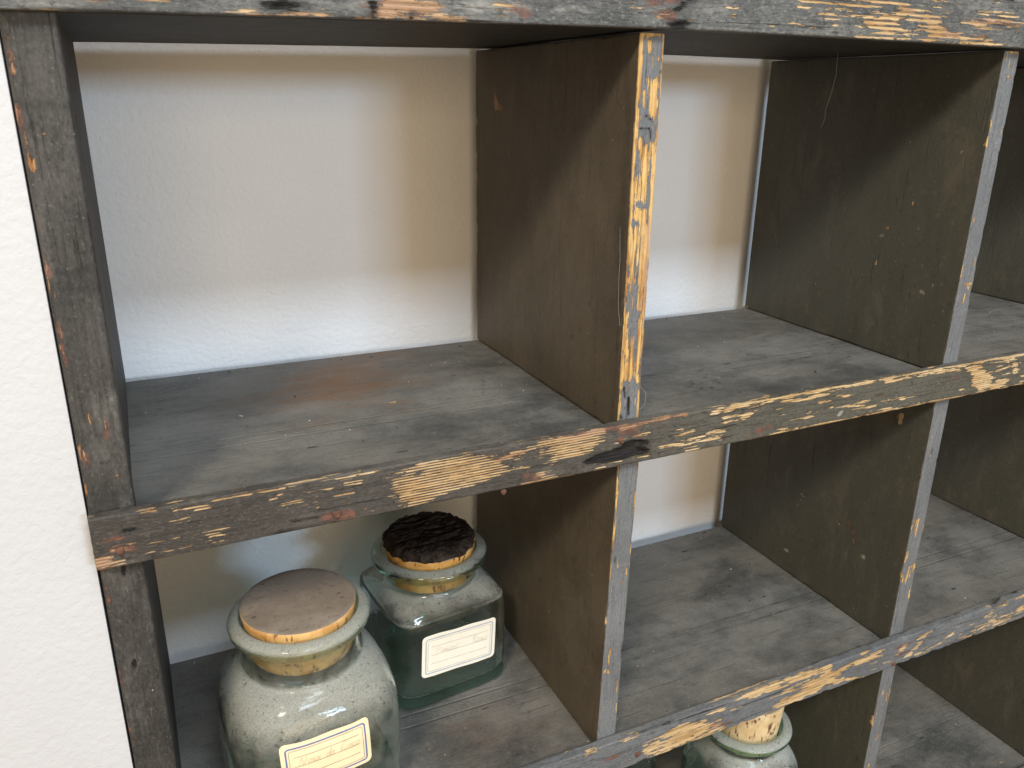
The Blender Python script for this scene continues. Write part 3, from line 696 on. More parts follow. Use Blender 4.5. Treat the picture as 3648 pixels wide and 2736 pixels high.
def painted_wood(name, grain, c_dark, c_mid, c_light, wear_gain=1.1, stripes=None, dust=.35, rough=.6, smear=.5, spec=.35, speck=.8, grainy=.3, tone2=None, soft_rust=False, scratch=.0, blot=1., wood_a=(.36, .215, .09), wood_b=(.52, .365, .185), wood_c=(.58, .45, .28), grit=.86, dustcol=(.235, .212, .178), tone_at=(.12, .62), flake_len=.13, stripe_cut=.66, stripe_x=None, dash=0., fissure=0., gritty=.3, relief=.0008):
    N = NT(name); P = N.tc.outputs['Object']
    st = [1, 1, 1]; st[grain] = .05; PG = N.map(P, tuple(st))
    st2 = [1, 1, 1]; st2[grain] = .45; PS = N.map(P, tuple(st2), loc=(3.1, 1.7, 5.2))
    st3 = [1, 1, 1]; st3[grain] = flake_len; PF = N.map(P, tuple(st3), loc=(1.1, 2.7, .2))
    at = N.attr('marks'); sep = N.n('ShaderNodeSeparateColor'); N.l(at.outputs['Color'], sep.inputs[0])
    wear, dark, rust, light = sep.outputs[0], sep.outputs[1], sep.outputs[2], at.outputs['Alpha']
    big = N.noise(P, 8, 8, .68); smr = N.noise(PS, 34, 9, .74, .4); gr = N.noise(PG, 420, 4, .6); fine = N.noise(P, 1400, 3, .6); mid = N.noise(P, 120, 5, .65)
    flk = N.noise(PF, 430, 5, .65, .3); blk = N.noise(P, 62, 4, .6)
    base = N.mix(N.step(big, .36, .64), c_dark, c_mid)
    if tone2 is not None:
        px = N.n('ShaderNodeSeparateXYZ'); N.l(P, px.inputs[0])
        base = N.mix(N.step(N.plus(px.outputs[0], N.mul(N.sub(big, .5), .25)), *tone_at), base, tone2)
    base = N.mix(N.mul(N.step(smr, .47, .72), smear), base, c_light)
    base = N.mix(N.mul(N.step(smr, .48, .28), smear * .8), base, tuple(c * .6 for c in c_dark))
    base = N.mix(N.mul(N.step(gr, .52, .3), grainy), base, tuple(c * .45 for c in c_dark))
    base = N.mix(N.mul(N.step(flk, .56, .72), grainy * .8), base, c_light)
    base = N.mix(N.mul(N.step(mid, .56, .74), .32 * blot), base, c_light)
    base = N.mix(N.mul(N.step(mid, .42, .26), .5 * blot), base, tuple(c * .4 for c in c_dark))
    base = N.mix(N.mul(N.step(fine, .5, .72), .18 * blot), base, c_light)
    geo = N.n('ShaderNodeNewGeometry'); sx = N.n('ShaderNodeSeparateXYZ'); N.l(geo.outputs['Normal'], sx.inputs[0])
    up = N.step(sx.outputs[2], .5, .95)
    dd = N.mul(N.mul(up, dust), N.step(N.plus(N.mul(smr, .4), N.mul(big, .6)), .36, .62))
    base = N.mix(dd, base, dustcol)
    vo = N.voro(P, 135); vs = N.n('ShaderNodeSeparateColor'); N.l(vo.outputs['Color'], vs.inputs[0])
    sp = N.mul(N.step(N.plus(vo.outputs['Distance'], N.mul(vs.outputs[2], .08)), .16, .08), N.step(vs.outputs[0], grit, grit + .04))
    base = N.mix(N.mul(sp, speck), base, N.mix(N.step(vs.outputs[1], .55, .6), (.36, .32, .26), (.30, .15, .06)))
    vo2 = N.voro(P, 330); vs2 = N.n('ShaderNodeSeparateColor'); N.l(vo2.outputs['Color'], vs2.inputs[0])
    sp2 = N.mul(N.step(vo2.outputs['Distance'], .2, .08), N.step(vs2.outputs[0], grit - .06, grit - .02))
    base = N.mix(N.mul(sp2, speck * .5), base, (.25, .22, .18))
    if scratch:
        # fine dark nicks and scratches scattered over the surface
        vk = N.voro(N.map(P, tuple(.28 if k == grain else 1. for k in range(3)), rot=(.1, .08, .12)), 95); vq = N.n('ShaderNodeSeparateColor'); N.l(vk.outputs['Color'], vq.inputs[0])
        nk = N.mul(N.step(N.plus(vk.outputs['Distance'], N.mul(N.sub(mid, .5), .25)), .16, .06), N.step(vq.outputs[0], .72, .8))
        base = N.mix(N.mul(nk, scratch), base, tuple(c * .35 for c in c_dark))
    # fine gritty tooth of old paint: dark pores and pale rubbed crests
    tooth = N.noise(PS, 620, 5, .72)
    base = N.mix(N.mul(N.step(tooth, .47, .33), gritty * 1.5), base, tuple(c * .35 for c in c_dark))
    base = N.mix(N.mul(N.step(tooth, .54, .70), gritty), base, tuple(min(1, c * 1.5) for c in c_light))
    if fissure:
        st4 = [1, 1, 1]; st4[grain] = .035
        fs = N.noise(N.map(P, tuple(st4), loc=(7.1, 3.3, 1.9)), 330, 4, .6, .2)
        fz = N.mul(N.step(fs, .385, .33), N.step(big, .40, .58))
        base = N.mix(N.mul(fz, fissure), base, (.010, .009, .008))
    lt = N.step(N.plus(N.mul(light, 1.25), N.mul(N.sub(smr, .5), 1.9)), .45, 1.0)
    base = N.mix(N.mul(lt, N.step(light, .0, .25)), base, N.mix(N.step(mid, .4, .6), (.22, .212, .195), (.34, .33, .30)))
    base = N.mix(N.step(light, .93, 1.0), base, (.72, .70, .66))
    # bare wood where the paint has flaked off
    fl = N.plus(N.mul(N.step(flk, .32, .68), .70), N.mul(N.step(blk, .3, .7), .30))
    w0 = N.plus(N.mul(wear, 1.06), N.mul(N.sub(fl, .5), wear_gain))
    w0 = N.mul(w0, N.step(wear, .02, .3))
    w0 = N.plus(w0, N.mul(N.sub(fine, .5), .35))
    if dash:
        # short flakes lost along the grain, in drifts
        st5 = [1, 1, 1]; st5[grain] = .10
        ds = N.noise(N.map(P, tuple(st5), loc=(2.2, 9.1, 4.4)), 300, 3, .55)
        dr = N.noise(P, 17, 3, .6)
        w0 = N.plus(w0, N.mul(N.step(N.plus(ds, N.mul(N.sub(dr, .5), .55)), .655 - dash * .12, .72 - dash * .12), .8))
    stripe = None
    if stripes:
        axis, per, tilt = stripes
        wv = N.n('ShaderNodeTexWave', wave_type='BANDS', bands_direction='XYZ'[axis], wave_profile='SIN')
        sw = [1, 1, 1]; sw[grain] = .05
        N.l(N.map(P, tuple(sw), rot=tilt), wv.inputs['Vector'])
        wv.inputs['Scale'].default_value = 2 * math.pi / 20 / per
        wv.inputs['Distortion'].default_value = 1.6; wv.inputs['Detail'].default_value = 3; wv.inputs['Detail Scale'].default_value = .35
        stripe = wv.outputs['Fac']
        w0 = N.sub(w0, N.mul(N.mul(N.step(N.plus(stripe, N.mul(N.sub(flk, .5), .8)), .52, .84), stripe_cut), (N.step(rust, .5, .2) if stripe_x is None else N.mul(N.step(rust, .5, .2), N.step(px.outputs[0], stripe_x + .03, stripe_x - .03)))))
    wm = N.step(w0, .46, .55)
    wood = N.mix(N.step(gr, .40, .58), wood_a, wood_b)
    wood = N.mix(N.mul(N.step(smr, .42, .7), .7), wood, wood_c)
    wood = N.mix(N.mul(N.step(flk, .47, .36), .6), wood, tuple(c * .55 for c in wood_a))
    wood = N.mix(N.mul(N.step(mid, .42, .28), .4), wood, (.22, .12, .06))
    wood = N.mix(N.step(rust, .15, .6), wood, N.mix(N.step(smr, .35, .65), (.24, .12, .06), (.40, .26, .17)))
    if stripe is not None: wood = N.mix(N.mul(N.mul(N.step(stripe, .25, .6), .55), 1. if stripe_x is None else N.step(px.outputs[0], stripe_x + .03, stripe_x - .03)), wood, (.22, .115, .05))
    rs = N.step(N.plus(rust, N.mul(N.sub(mid, .5), 1.3)), .42, .75)
    if soft_rust: base = N.mix(N.math('MULTIPLY', N.mul(rust, N.step(smr, .15, .6)), 1.25, clamp=True), base, (.17, .085, .04))
    else: base = N.mix(N.mul(rs, .8), base, N.mix(N.step(mid, .4, .62), (.075, .030, .022), (.17, .075, .05)))
    rim = N.mul(N.step(w0, .30, .46), N.sub(1., wm))
    col = N.mix(N.mul(rim, .22), base, tuple(c * .5 for c in c_dark))
    col = N.mix(wm, col, wood)
    dk = N.step(N.plus(dark, N.mul(N.sub(flk, .5), 1.5)), .52, .75)
    col = N.mix(N.mul(N.step(N.plus(dark, N.mul(N.sub(mid, .5), .5)), .1, .6), .6), col, tuple(c * .35 for c in c_dark))
    col = N.mix(dk, col, (.010, .008, .006))
    h = N.plus(N.mul(gr, .35 * grainy * 3), N.mul(mid, .35))
    h = N.plus(h, N.mul(fine, .12)); h = N.sub(h, N.mul(wm, .9)); h = N.sub(h, N.mul(dk, 1.5)); h = N.plus(h, N.mul(sp, .8)); h = N.plus(h, N.mul(tooth, .5 * gritty * 3))
    if fissure: h = N.sub(h, N.mul(fz, .9))
    if stripe is not None: h = N.plus(h, N.mul(N.mul(stripe, wm), .45))
    nm = N.bump(h, relief, .85)
    ro = N.plus(N.mul(mid, .25), rough - .12); ro = N.plus(ro, N.mul(wm, .15)); ro = N.plus(ro, N.mul(dd, .25))
    return N.done(N.bsdf(col, ro, nm, spec).outputs[0])

def plaster(name, col, bump=1.):
    N = NT(name); P = N.tc.outputs['Object']
    a = N.noise(P, 70, 3, .5, .4); b = N.noise(P, 190, 4, .55, .3); c = N.noise(P, 9, 3, .5); f = N.noise(P, 700, 2)
    vo = N.voro(P, 34); vs = N.n('ShaderNodeSeparateColor'); N.l(vo.outputs['Color'], vs.inputs[0])
    blob = N.mul(N.step(vo.outputs['Distance'], .10, .03), N.step(vs.outputs[0], .86, .92))
    base = N.mix(N.step(c, .3, .7), tuple(x * .965 for x in col), col)
    vd = N.voro(P, 60); v2 = N.n('ShaderNodeSeparateColor'); N.l(vd.outputs['Color'], v2.inputs[0])
    sp = N.mul(N.step(vd.outputs['Distance'], .05, .02), N.step(v2.outputs[0], .93, .95))
    base = N.mix(N.mul(sp, .6), base, (.25, .22, .18))
    h = N.plus(N.mul(a, .55), N.mul(N.step(b, .3, .7), .35)); h = N.plus(h, N.mul(blob, .5)); h = N.plus(h, N.mul(f, .06))
    nm = N.bump(h, .0016 * bump, .75)
    return N.done(N.bsdf(base, .55, nm, .3).outputs[0])

def glass_mat(name, tint, dens, dust_lo, dust_hi, haze=.1, dust_col=(.36, .345, .30)):
    N = NT(name); P = N.tc.outputs['Object']
    geo = N.n('ShaderNodeNewGeometry')
    g = N.n('ShaderNodeBsdfPrincipled'); g.inputs['Base Color'].default_value = (*tint, 1)
    g.inputs['Roughness'].default_value = .025; g.inputs['IOR'].default_value = 1.5; g.inputs['Transmission Weight'].default_value = 1
    w = N.noise(P, 38, 2, .5); w2 = N.noise(P, 9, 2, .5)
    N.l(N.bump(N.plus(w, N.mul(w2, 3.)), .0011, .5), g.inputs['Normal'])
    tx = N.n('ShaderNodeSeparateXYZ'); N.l(N.tc.outputs['Normal'], tx.inputs[0])
    at = N.attr('outer').outputs['Fac']
    n1 = N.noise(P, 60, 5, .6); n2 = N.noise(P, 900, 3, .7); n3 = N.noise(P, 260, 4, .65)
    sg = N.n('ShaderNodeSeparateXYZ'); N.l(geo.outputs['Normal'], sg.inputs[0])
    d = N.plus(tx.outputs[2], N.mul(N.sub(n1, .5), .6))
    m = N.step(d, dust_lo, dust_hi)
    m = N.mul(m, N.plus(.80, N.mul(N.step(n2, .3, .7), .2)))
    m = N.sub(m, N.mul(N.step(n3, .44, .26), .6), clamp=True)
    m = N.sub(m, N.mul(N.step(N.noise(P, 85, 4, .7), .36, .27), .55), clamp=True)
    hz = N.mul(N.step(N.plus(N.mul(n1, .75), N.mul(n2, .25)), .3, .75), haze)
    m = N.mul(N.math('MAXIMUM', N.mul(m, .93), hz), at)
    dc = N.mix(N.step(n2, .35, .65), tuple(c * .86 for c in dust_col), tuple(c * 1.14 for c in dust_col))
    dd_ = N.n('ShaderNodeBsdfDiffuse'); N.l(dc, dd_.inputs['Color'])
    tl = N.n('ShaderNodeBsdfTranslucent'); N.l(N.mix(.5, dc, (.8, .85, .8)), tl.inputs['Color'])
    df = N.n('ShaderNodeMixShader'); df.inputs[0].default_value = .38; N.l(dd_.outputs[0], df.inputs[1]); N.l(tl.outputs[0], df.inputs[2])
    ms = N.n('ShaderNodeMixShader'); N.l(m, ms.inputs[0]); N.l(g.outputs[0], ms.inputs[1]); N.l(df.outputs[0], ms.inputs[2])
    va = N.n('ShaderNodeVolumeAbsorption'); va.inputs['Color'].default_value = (.18, .76, .62, 1); va.inputs['Density'].default_value = dens
    N.l(va.outputs[0], N.out.inputs['Volume'])
    return N.done(ms.outputs[0])

def cork_mat(name, side=(.52, .27, .085), light=(.68, .42, .17), top=(.27, .215, .165), topmix=1.):
    N = NT(name); P = N.tc.outputs['Object']
    tx = N.n('ShaderNodeSeparateXYZ'); N.l(N.tc.outputs['Normal'], tx.inputs[0])
    PV = N.map(P, (1, 1, .35)); PT = N.map(P, (.35, 1, 1))
    a = N.noise(PV, 190, 4, .65); b = N.noise(P, 60, 4, .6); f = N.noise(P, 900, 3, .6); pt = N.noise(PT, 240, 4, .6)
    col = N.mix(N.step(b, .35, .65), side, light)
    pit = N.step(a, .40, .33)
    col = N.mix(N.mul(N.step(a, .45, .37), .5), col, (.22, .075, .025)); col = N.mix(N.mul(pit, .85), col, (.06, .022, .014))
    t = N.mix(N.step(f, .3, .7), tuple(c * .8 for c in top), top); t = N.mix(N.mul(N.step(b, .45, .7), .4), t, (.24, .17, .13))
    t = N.mix(N.mul(N.step(pt, .36, .30), .8), t, (.08, .045, .028)); t = N.mix(N.mul(N.step(N.noise(P, 26, 4, .65), .45, .7), .5), t, tuple(c * 1.35 for c in top))
    up = N.mul(N.step(tx.outputs[2], .55, .9), topmix)
    col = N.mix(up, col, t)
    h = N.sub(N.plus(N.mul(a, .3), N.mul(f, .2)), N.mul(pit, .8)); h = N.sub(h, N.mul(N.mul(N.step(pt, .34, .28), up), .6))
    return N.done(N.bsdf(col, .85, N.bump(h, .0008, .7), .2).outputs[0])

def plain(name, col, rough=.7, var=.15, scale=200):
    N = NT(name); P = N.tc.outputs['Object']
    n = N.noise(P, scale, 4, .6)
    return N.done(N.bsdf(N.mix(N.step(n, .3, .7), tuple(c * (1 - var) for c in col), col), rough, N.bump(n, .0003, .4), .3).outputs[0])

# paint of the old shelf: grey over brown, worn through to yellow pine
GOLD = dict(wood_a=(.30, .14, .04), wood_b=(.56, .35, .12), wood_c=(.66, .47, .22))
M_rail1 = painted_wood('worn_paint_middle_rail', 0, (.042, .036, .031), (.062, .055, .048), (.110, .100, .087), stripes=(2, .0021, (0, 0, 0)), wear_gain=1.15, smear=.5, grainy=.5, tone2=(.082, .076, .057), scratch=.7, grit=.80, blot=1.5, stripe_x=.40, dash=.22, fissure=.8, gritty=.42, relief=.0011)
M_rail2 = painted_wood('worn_paint_lower_rail', 0, (.100, .107, .114), (.135, .142, .151), (.185, .192, .20), wear_gain=1.85, smear=.45, grainy=.5, scratch=.7, blot=1.3, dash=.5, fissure=.55, gritty=.40, relief=.0011, grit=.84)
M_rail0 = painted_wood('worn_paint_upper_rail', 0, (.070, .072, .072), (.112, .114, .110), (.20, .196, .178), stripes=(2, .0036, (0, 0, 0)), wear_gain=1.35, smear=.9, grainy=.7, scratch=.8, blot=1.7, stripe_cut=.5, dash=.35, fissure=.9, gritty=.55, relief=.0012, grit=.84)
M_edge = painted_wood('olive_paint_divider_side', 2, (.084, .067, .046), (.118, .095, .066), (.162, .133, .096), wear_gain=.9, smear=.42, speck=.7, spec=.3, grainy=.1, rough=.52, blot=1.2, grit=.82, scratch=.5, tone2=(.068, .067, .053), tone_at=(.42, .66), gritty=.2, fissure=.06)
M_bottom = painted_wood('darker_board_underside', 0, (.022, .020, .016), (.033, .030, .025), (.05, .046, .039), wear_gain=.9, smear=.3, speck=.5, spec=.3, grainy=.6, blot=.6, fissure=.8)  # darker tone for the downward faces of the boards
M_front = painted_wood('grey_paint_divider_front', 2, (.120, .125, .130), (.150, .155, .160), (.19, .195, .20), wear_gain=1.5, smear=.4, spec=.3, grainy=.4, scratch=.8, blot=1.2, flake_len=.05, dash=.08, fissure=.3, gritty=.38, **GOLD)
M_post = painted_wood('smeared_paint_post', 2, (.026, .0245, .023), (.050, .046, .041), (.105, .097, .086), wear_gain=1.2, smear=.9, grainy=.5, scratch=.6, blot=1.6, gritty=.42, fissure=.5, wood_a=(.20, .085, .03), wood_b=(.34, .17, .06), wood_c=(.40, .22, .09))
M_shelf = painted_wood('dusty_paint_shelf', 0, (.070, .069, .064), (.114, .107, .094), (.176, .164, .141), wear_gain=.9, dust=.55, rough=.54, smear=.36, grainy=.14, soft_rust=True, scratch=.9, blot=1.6, grit=.80, dustcol=(.24, .222, .188), gritty=.30, fissure=.08)
M_under = M_shelf
M_wall = plaster('white_plaster', (.88, .87, .86), .8)
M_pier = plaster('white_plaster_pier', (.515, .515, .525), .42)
M_nail = plain('rusty_iron', (.16, .075, .05), .8, .5, 400)
M_paper1 = plain('cream_paper', (.80, .66, .42), .8, .06, 120)
M_paper2 = plain('pale_paper', (.83, .77, .64), .8, .05, 120)
M_blue = plain('blue_print', (.13, .17, .36), .8, .2)
M_blue2 = plain('faded_blue_print', (.42, .47, .55), .8, .15)
M_line = plain('grey_print', (.28, .23, .17), .8, .2)
M_line2 = plain('faded_grey_print', (.52, .46, .38), .8, .2)
M_ink = plain('faded_ink', (.62, .50, .325), .8, .2)
M_ink2 = plain('very_faded_ink', (.72, .655, .54), .8, .2)

# ------------------------------------------------------------------ walls
def box_mesh(name, lo, hi, nx=1):
    x0, y0, z0 = lo; x1, y1, z1 = hi
    v = [(x0, y0, z0), (x1, y0, z0), (x1, y1, z0), (x0, y1, z0), (x0, y0, z1), (x1, y0, z1), (x1, y1, z1), (x0, y1, z1)]
    f = [(3, 2, 1, 0), (4, 5, 6, 7), (0, 1, 5, 4), (1, 2, 6, 5), (2, 3, 7, 6), (3, 0, 4, 7)]
    me = bpy.data.meshes.new(name); me.from_pydata(v, [], f); me.update(); return me
w = add('back_wall', box_mesh('back_wall', (-1.6, DEP + GAP, -1.5), (3.2, DEP + GAP + .15, 1.4)), M_wall)
w['label'] = 'white rough plaster wall seen behind the open back of the shelves'; w['category'] = 'wall'
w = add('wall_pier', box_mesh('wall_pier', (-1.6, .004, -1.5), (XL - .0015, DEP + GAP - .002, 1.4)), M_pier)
w['label'] = 'bright cream white plaster wall standing to the left of the wooden post'; w['category'] = 'wall'

# ------------------------------------------------------------------ the shelf unit
unit = thing('shelf_unit', 'old wooden pigeonhole shelf unit with flaking grey paint against white wall', 'shelf', (.6, .15, Z3 - TH))
XE = X4 + DW
bow0 = lambda P, Q: P + np.stack([0 * P[:, 0], 0 * P[:, 0], np.interp(P[:, 0], [-.03, .02, .2, .36, .55, .73, 1.1, 1.5], [-.0055, -.004, -.0008, .0018, .0022, .0012, .0, 0])], 1)
G1 = [.1120, .0965]
def groove(P, Q):
    g = np.zeros(len(P))
    for y0, sl in ((.168, -.085), (.121, -.052)) if False else ((.1145, 0.), (.0985, 0.)):
        d = np.abs(Q[:, 1] - (y0 + sl * Q[:, 0]) - .0016 * np.sin(Q[:, 0] * 9))
        g += np.clip(1 - d / .0011, 0, 1)
    top = Q[:, 2] > Q[:, 2].max() - 1e-5
    P = P.copy(); P[:, 2] -= top * g * .0005
    return P
def shelf_board(z, marks, seed, dense, shape=None):
    xs = lin(XL + .001, XE - .001, .0045 if dense else .02); ys = lin(.0, DEP, .0035 if dense else .02, dense=[(.094, .104, .0005), (.110, .120, .0005)] if dense else None); zs = lin(z - TH, z, .01)
    o = board('shelf_board', xs, ys, zs, M_shelf, unit, r=.001, chip=.001, wob=.0008, seed=seed, marks=marks, axes=(0, 1), face=(2, 1), grain=0, shape=shape)
    me = o.data; me.materials.append(M_bottom)
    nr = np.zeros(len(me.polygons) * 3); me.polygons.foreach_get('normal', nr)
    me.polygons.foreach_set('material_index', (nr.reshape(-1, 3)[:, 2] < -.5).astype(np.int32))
    return o
shelf_board(Z0 + TH, (), 11, False, bow0)
shelf_board(Z1, ('shelf1',), 12, True, groove)
shelf_board(Z2, ('shelf2',), 13, True, groove)
shelf_board(Z3, (), 14, True, groove)
shelf_board(ZT + TH, (), 15, False)
def rail(z, mat, marks, seed, hi=True, shape=None, ew=.25, x0=XL - .0005):
    xs = lin(x0, XE, .0021 if hi else .02); zs = lin(z - TH + .0002, z + LIP, .0008 if hi else .006); ys = lin(-RT, -.0002, .0012)
    return board('front_rail', xs, ys, zs, mat, unit, r=.0013, chip=.0032, wob=.0013, seed=seed, marks=marks, axes=(0, 2), face=(1, -1), grain=0, shape=shape, edgewear=ew)
def notch(P, Q):
    # a chunk broken out of the rail's top edge near the right end, worn low spots along the bottom
    P = P.copy(); x, z = Q[:, 0], Q[:, 2]
    k = np.clip((z - (Z2 + LIP - .014)) / .014, 0, 1)
    n1 = np.clip(1 - np.abs(x - .905) / .018, 0, 1)
    P[:, 2] -= k * np.where(n1 > .2, np.clip(n1 * 1.6, 0, 1), 0) * .0075
    return P
rail(Z0 + TH, M_rail0, ('rail0',), 21, True, bow0, .2)
r1 = rail(Z1, M_rail1, ('rail1',), 22, True, None, .12)
r2 = rail(Z2, M_rail2, ('rail2',), 23, True, notch, .3)
rail(Z3, M_rail2, (), 24, False)
rail(ZT + TH, M_rail0, (), 25, False)
# posts at the two ends, dividers between the boards
def divider(name, x, za, zb, marks, sidemarks, seed, hi=True, mats=None, dxt=0., dxb=0., chip=.0022, y1=DEP):
    xs = lin(x, x + DW, .0011 if hi else .006)
    ys = lin(.0, y1, .004 if hi else .02, dense=[(0, .012, .0011)] if hi else None)
    zs = lin(za + .0009, zb - .0003, .0021 if hi else .02)
    def shp(P, Q):
        t = (Q[:, 2] - za) / (zb - za)
        P = P.copy(); P[:, 0] += dxt * t + dxb * (1 - t); return P
    o = board(name, xs, ys, zs, None, unit, r=.0010, chip=chip, wob=.0013, seed=seed, marks=marks, axes=(0, 2), face=(1, -1), grain=2, edgewear=.12 if hi else 0, shape=shp)
    me = o.data
    me.materials.append(M_edge); me.materials.append(M_front)
    nf = len(me.polygons); nr = np.zeros(nf * 3); me.polygons.foreach_get('normal', nr); nr = nr.reshape(-1, 3)
    ce = np.zeros(nf * 3); me.polygons.foreach_get('center', ce); ce = ce.reshape(-1, 3)
    me.polygons.foreach_set('material_index', ((nr[:, 1] < -.5) & (ce[:, 1] < .01)).astype(np.int32))
    if sidemarks:
        co = np.zeros(len(me.vertices) * 3); me.vertices.foreach_get('co', co); co = co.reshape(-1, 3)
        A = np.zeros(len(co) * 4, np.float32); me.attributes['marks'].data.foreach_get('color', A); A = A.reshape(-1, 4)
        B = paint(co[:, 1], co[:, 2], sidemarks, fbm(co, [60, 60, 20], seed + 3))
        B *= (np.abs(co[:, 0] - x) < .003)[:, None] * (co[:, 1] > .006)[:, None]
        A = np.maximum(A, B); me.attributes['marks'].data.foreach_set('color', A.astype(np.float32).ravel())
    return o
for (x, k) in ((X1, 1), (X2, 2), (X3, 3), (X4, 4)):
    divider('divider', x, Z0 + TH, ZT, (), (), 30 + k, False)
divider('divider', X1, Z1, Z0, ('div1',), ('side1',), 41, chip=.003)
divider('divider', X2, Z1, Z0, ('div2',), ('side2',), 42)
divider('divider', X3, Z1, Z0, (), (), 43, False)
divider('divider', X4, Z1, Z0, (), (), 44, False)
divider('divider', X1, Z2, Z1 - TH, ('div1',), ('side1b',), 45, dxt=.003, dxb=-.003)
divider('divider', X2, Z2, Z1 - TH, ('div2',), ('side2b',), 46)
divider('divider', X3, Z2, Z1 - TH, (), (), 47, False)
divider('divider', X4, Z2, Z1 - TH, (), (), 48, False)
divider('divider', X1, Z3, Z2 - TH, (), (), 49, False)
divider('divider', X2, Z3, Z2 - TH, ('div2',), (), 50)
divider('divider', X3, Z3, Z2 - TH, (), (), 51, False)
divider('divider', X4, Z3, Z2 - TH, (), (), 52, False)
def post(za, zb, seed, hi=True):
    # square front stile with a rounded inner arris, and the thinner side panel behind it
    xs = lin(XL, -.0004, .0013 if hi else .006); ys = lin(.0, .024, .0022); zs = lin(za + .0006, zb - .0003, .0022 if hi else .02)
    o = board('post', xs, ys, zs, M_post, unit, r=.0022, chip=.0012, wob=.0016, seed=seed, marks=('post',) if hi else (), axes=(0, 2), face=(1, -1), grain=2)
    xs = lin(XL + .002, -.0022, .006); ys = lin(.0245, DEP, .006); zs = lin(za + .0006, zb - .0003, .006)
    p = board('side_panel', xs, ys, zs, M_post, unit, r=.001, chip=.0006, wob=.001, seed=seed + 3, grain=2)
post(Z0 + TH, ZT, 60, False); post(Z1, Z0, 61); post(Z2, Z1 - TH, 62); post(Z3, Z2 - TH, 63, False)

# rusted nail heads driven through the rails
def nail(x, z, r, rl):
    n = 14; v = []; f = []
    for i, (rr, y) in enumerate(((1., -RT + .0005), (1., -RT - .0007), (.75, -RT - .0012), (.3, -RT - .0013))):
        for k in range(n):
            a = 2 * math.pi * k / n; q = rr * r * (1 + .12 * math.sin(3 * a + x * 50) + .06 * math.sin(7 * a))
            v.append((x + q * math.cos(a), y, z + q * math.sin(a)))
    for i in range(3):
        for k in range(n): f.append((i * n + k, i * n + (k + 1) % n, (i + 1) * n + (k + 1) % n, (i + 1) * n + k))
    f.append(tuple(3 * n + k for k in range(n)))
    me = bpy.data.meshes.new('nail'); me.from_pydata(v, [], f); me.update(); smooth(me)
    o = add('nail', me, M_nail, rl); o.matrix_parent_inverse = Matrix()
    return o
nail(.1235, -.3165, .0030, r1); nail(.352, -.300, .0028, r1); nail(.250, -.3255, .0022, r1); nail(-.0125, -.312, .0026, r1)
nail(.393, -.633, .0034, r2); nail(.735, -.6405, .0030, r2)

# loose cobweb threads
def thread(pts, r=.00009):
    cu = bpy.data.curves.new('cobweb', 'CURVE'); cu.dimensions = '3D'; cu.bevel_depth = r; cu.bevel_resolution = 1
    sp = cu.splines.new('POLY'); sp.points.add(len(pts) - 1)
    for p, q in zip(sp.points, pts): p.co = (*q, 1)
    t = bpy.data.objects.new('tmp', cu); me = bpy.data.meshes.new_from_object(t); me.name = 'cobweb'
    bpy.data.objects.remove(t); bpy.data.curves.remove(cu)
    add('cobweb', me, M_web, unit)
M_web = plain('cobweb_silk', (.42, .40, .37), .9, .2)
thread([(.640, .10, -.0005), (.6405, .099, -.02), (.637, .098, -.035), (.633, .099, -.052), (.634, .099, -.06), (.631, .10, -.068)])
thread([(X1 - .0005, .012, -.135), (X1 - .0015, .008, -.16), (X1 - .001, .009, -.175), (X1 - .002, .006, -.195), (X1 - .001, .004, -.21)])
thread([(X1 + DW + .0005, .004, -.262), (X1 + DW + .005, .0, -.268), (X1 + DW + .004, -.001, -.277), (X1 + DW + .0006, .002, -.283)], .0001)

# ------------------------------------------------------------------ jars
def lathe_sq(levels, nseg=96):
    """levels: (z, half size, squareness exponent)"""
    V = []
    for (z, r, e) in levels:
        for k in range(nseg):
            a = 2 * math.pi * (k + .5) / nseg; c, s = math.cos(a), math.sin(a)
            q = (abs(c) ** e + abs(s) ** e) ** (-1 / e)
            V.append((r * q * c, r * q * s, z))
    return V
def resample(prof, step=.0016):
    out = []
    pts = np.array(prof, float)
    # Catmull-Rom through the profile points
    n = len(pts)
    for i in range(n - 1):
        p0, p1, p2, p3 = pts[max(i - 1, 0)], pts[i], pts[i + 1], pts[min(i + 2, n - 1)]
        L = np.hypot(*(p2 - p1)[:2]); m = max(1, int(L / step))
        for k in range(m):
            t = k / m
            if L > .03: q = p1 + (p2 - p1) * t
            else: q = .5 * ((2 * p1) + (p2 - p0) * t + (2 * p0 - 5 * p1 + 4 * p2 - p3) * t * t + (3 * p1 - p0 - 3 * p2 + p3) * t ** 3)
            out.append(tuple(q))
    out.append(tuple(pts[-1]))
    return out
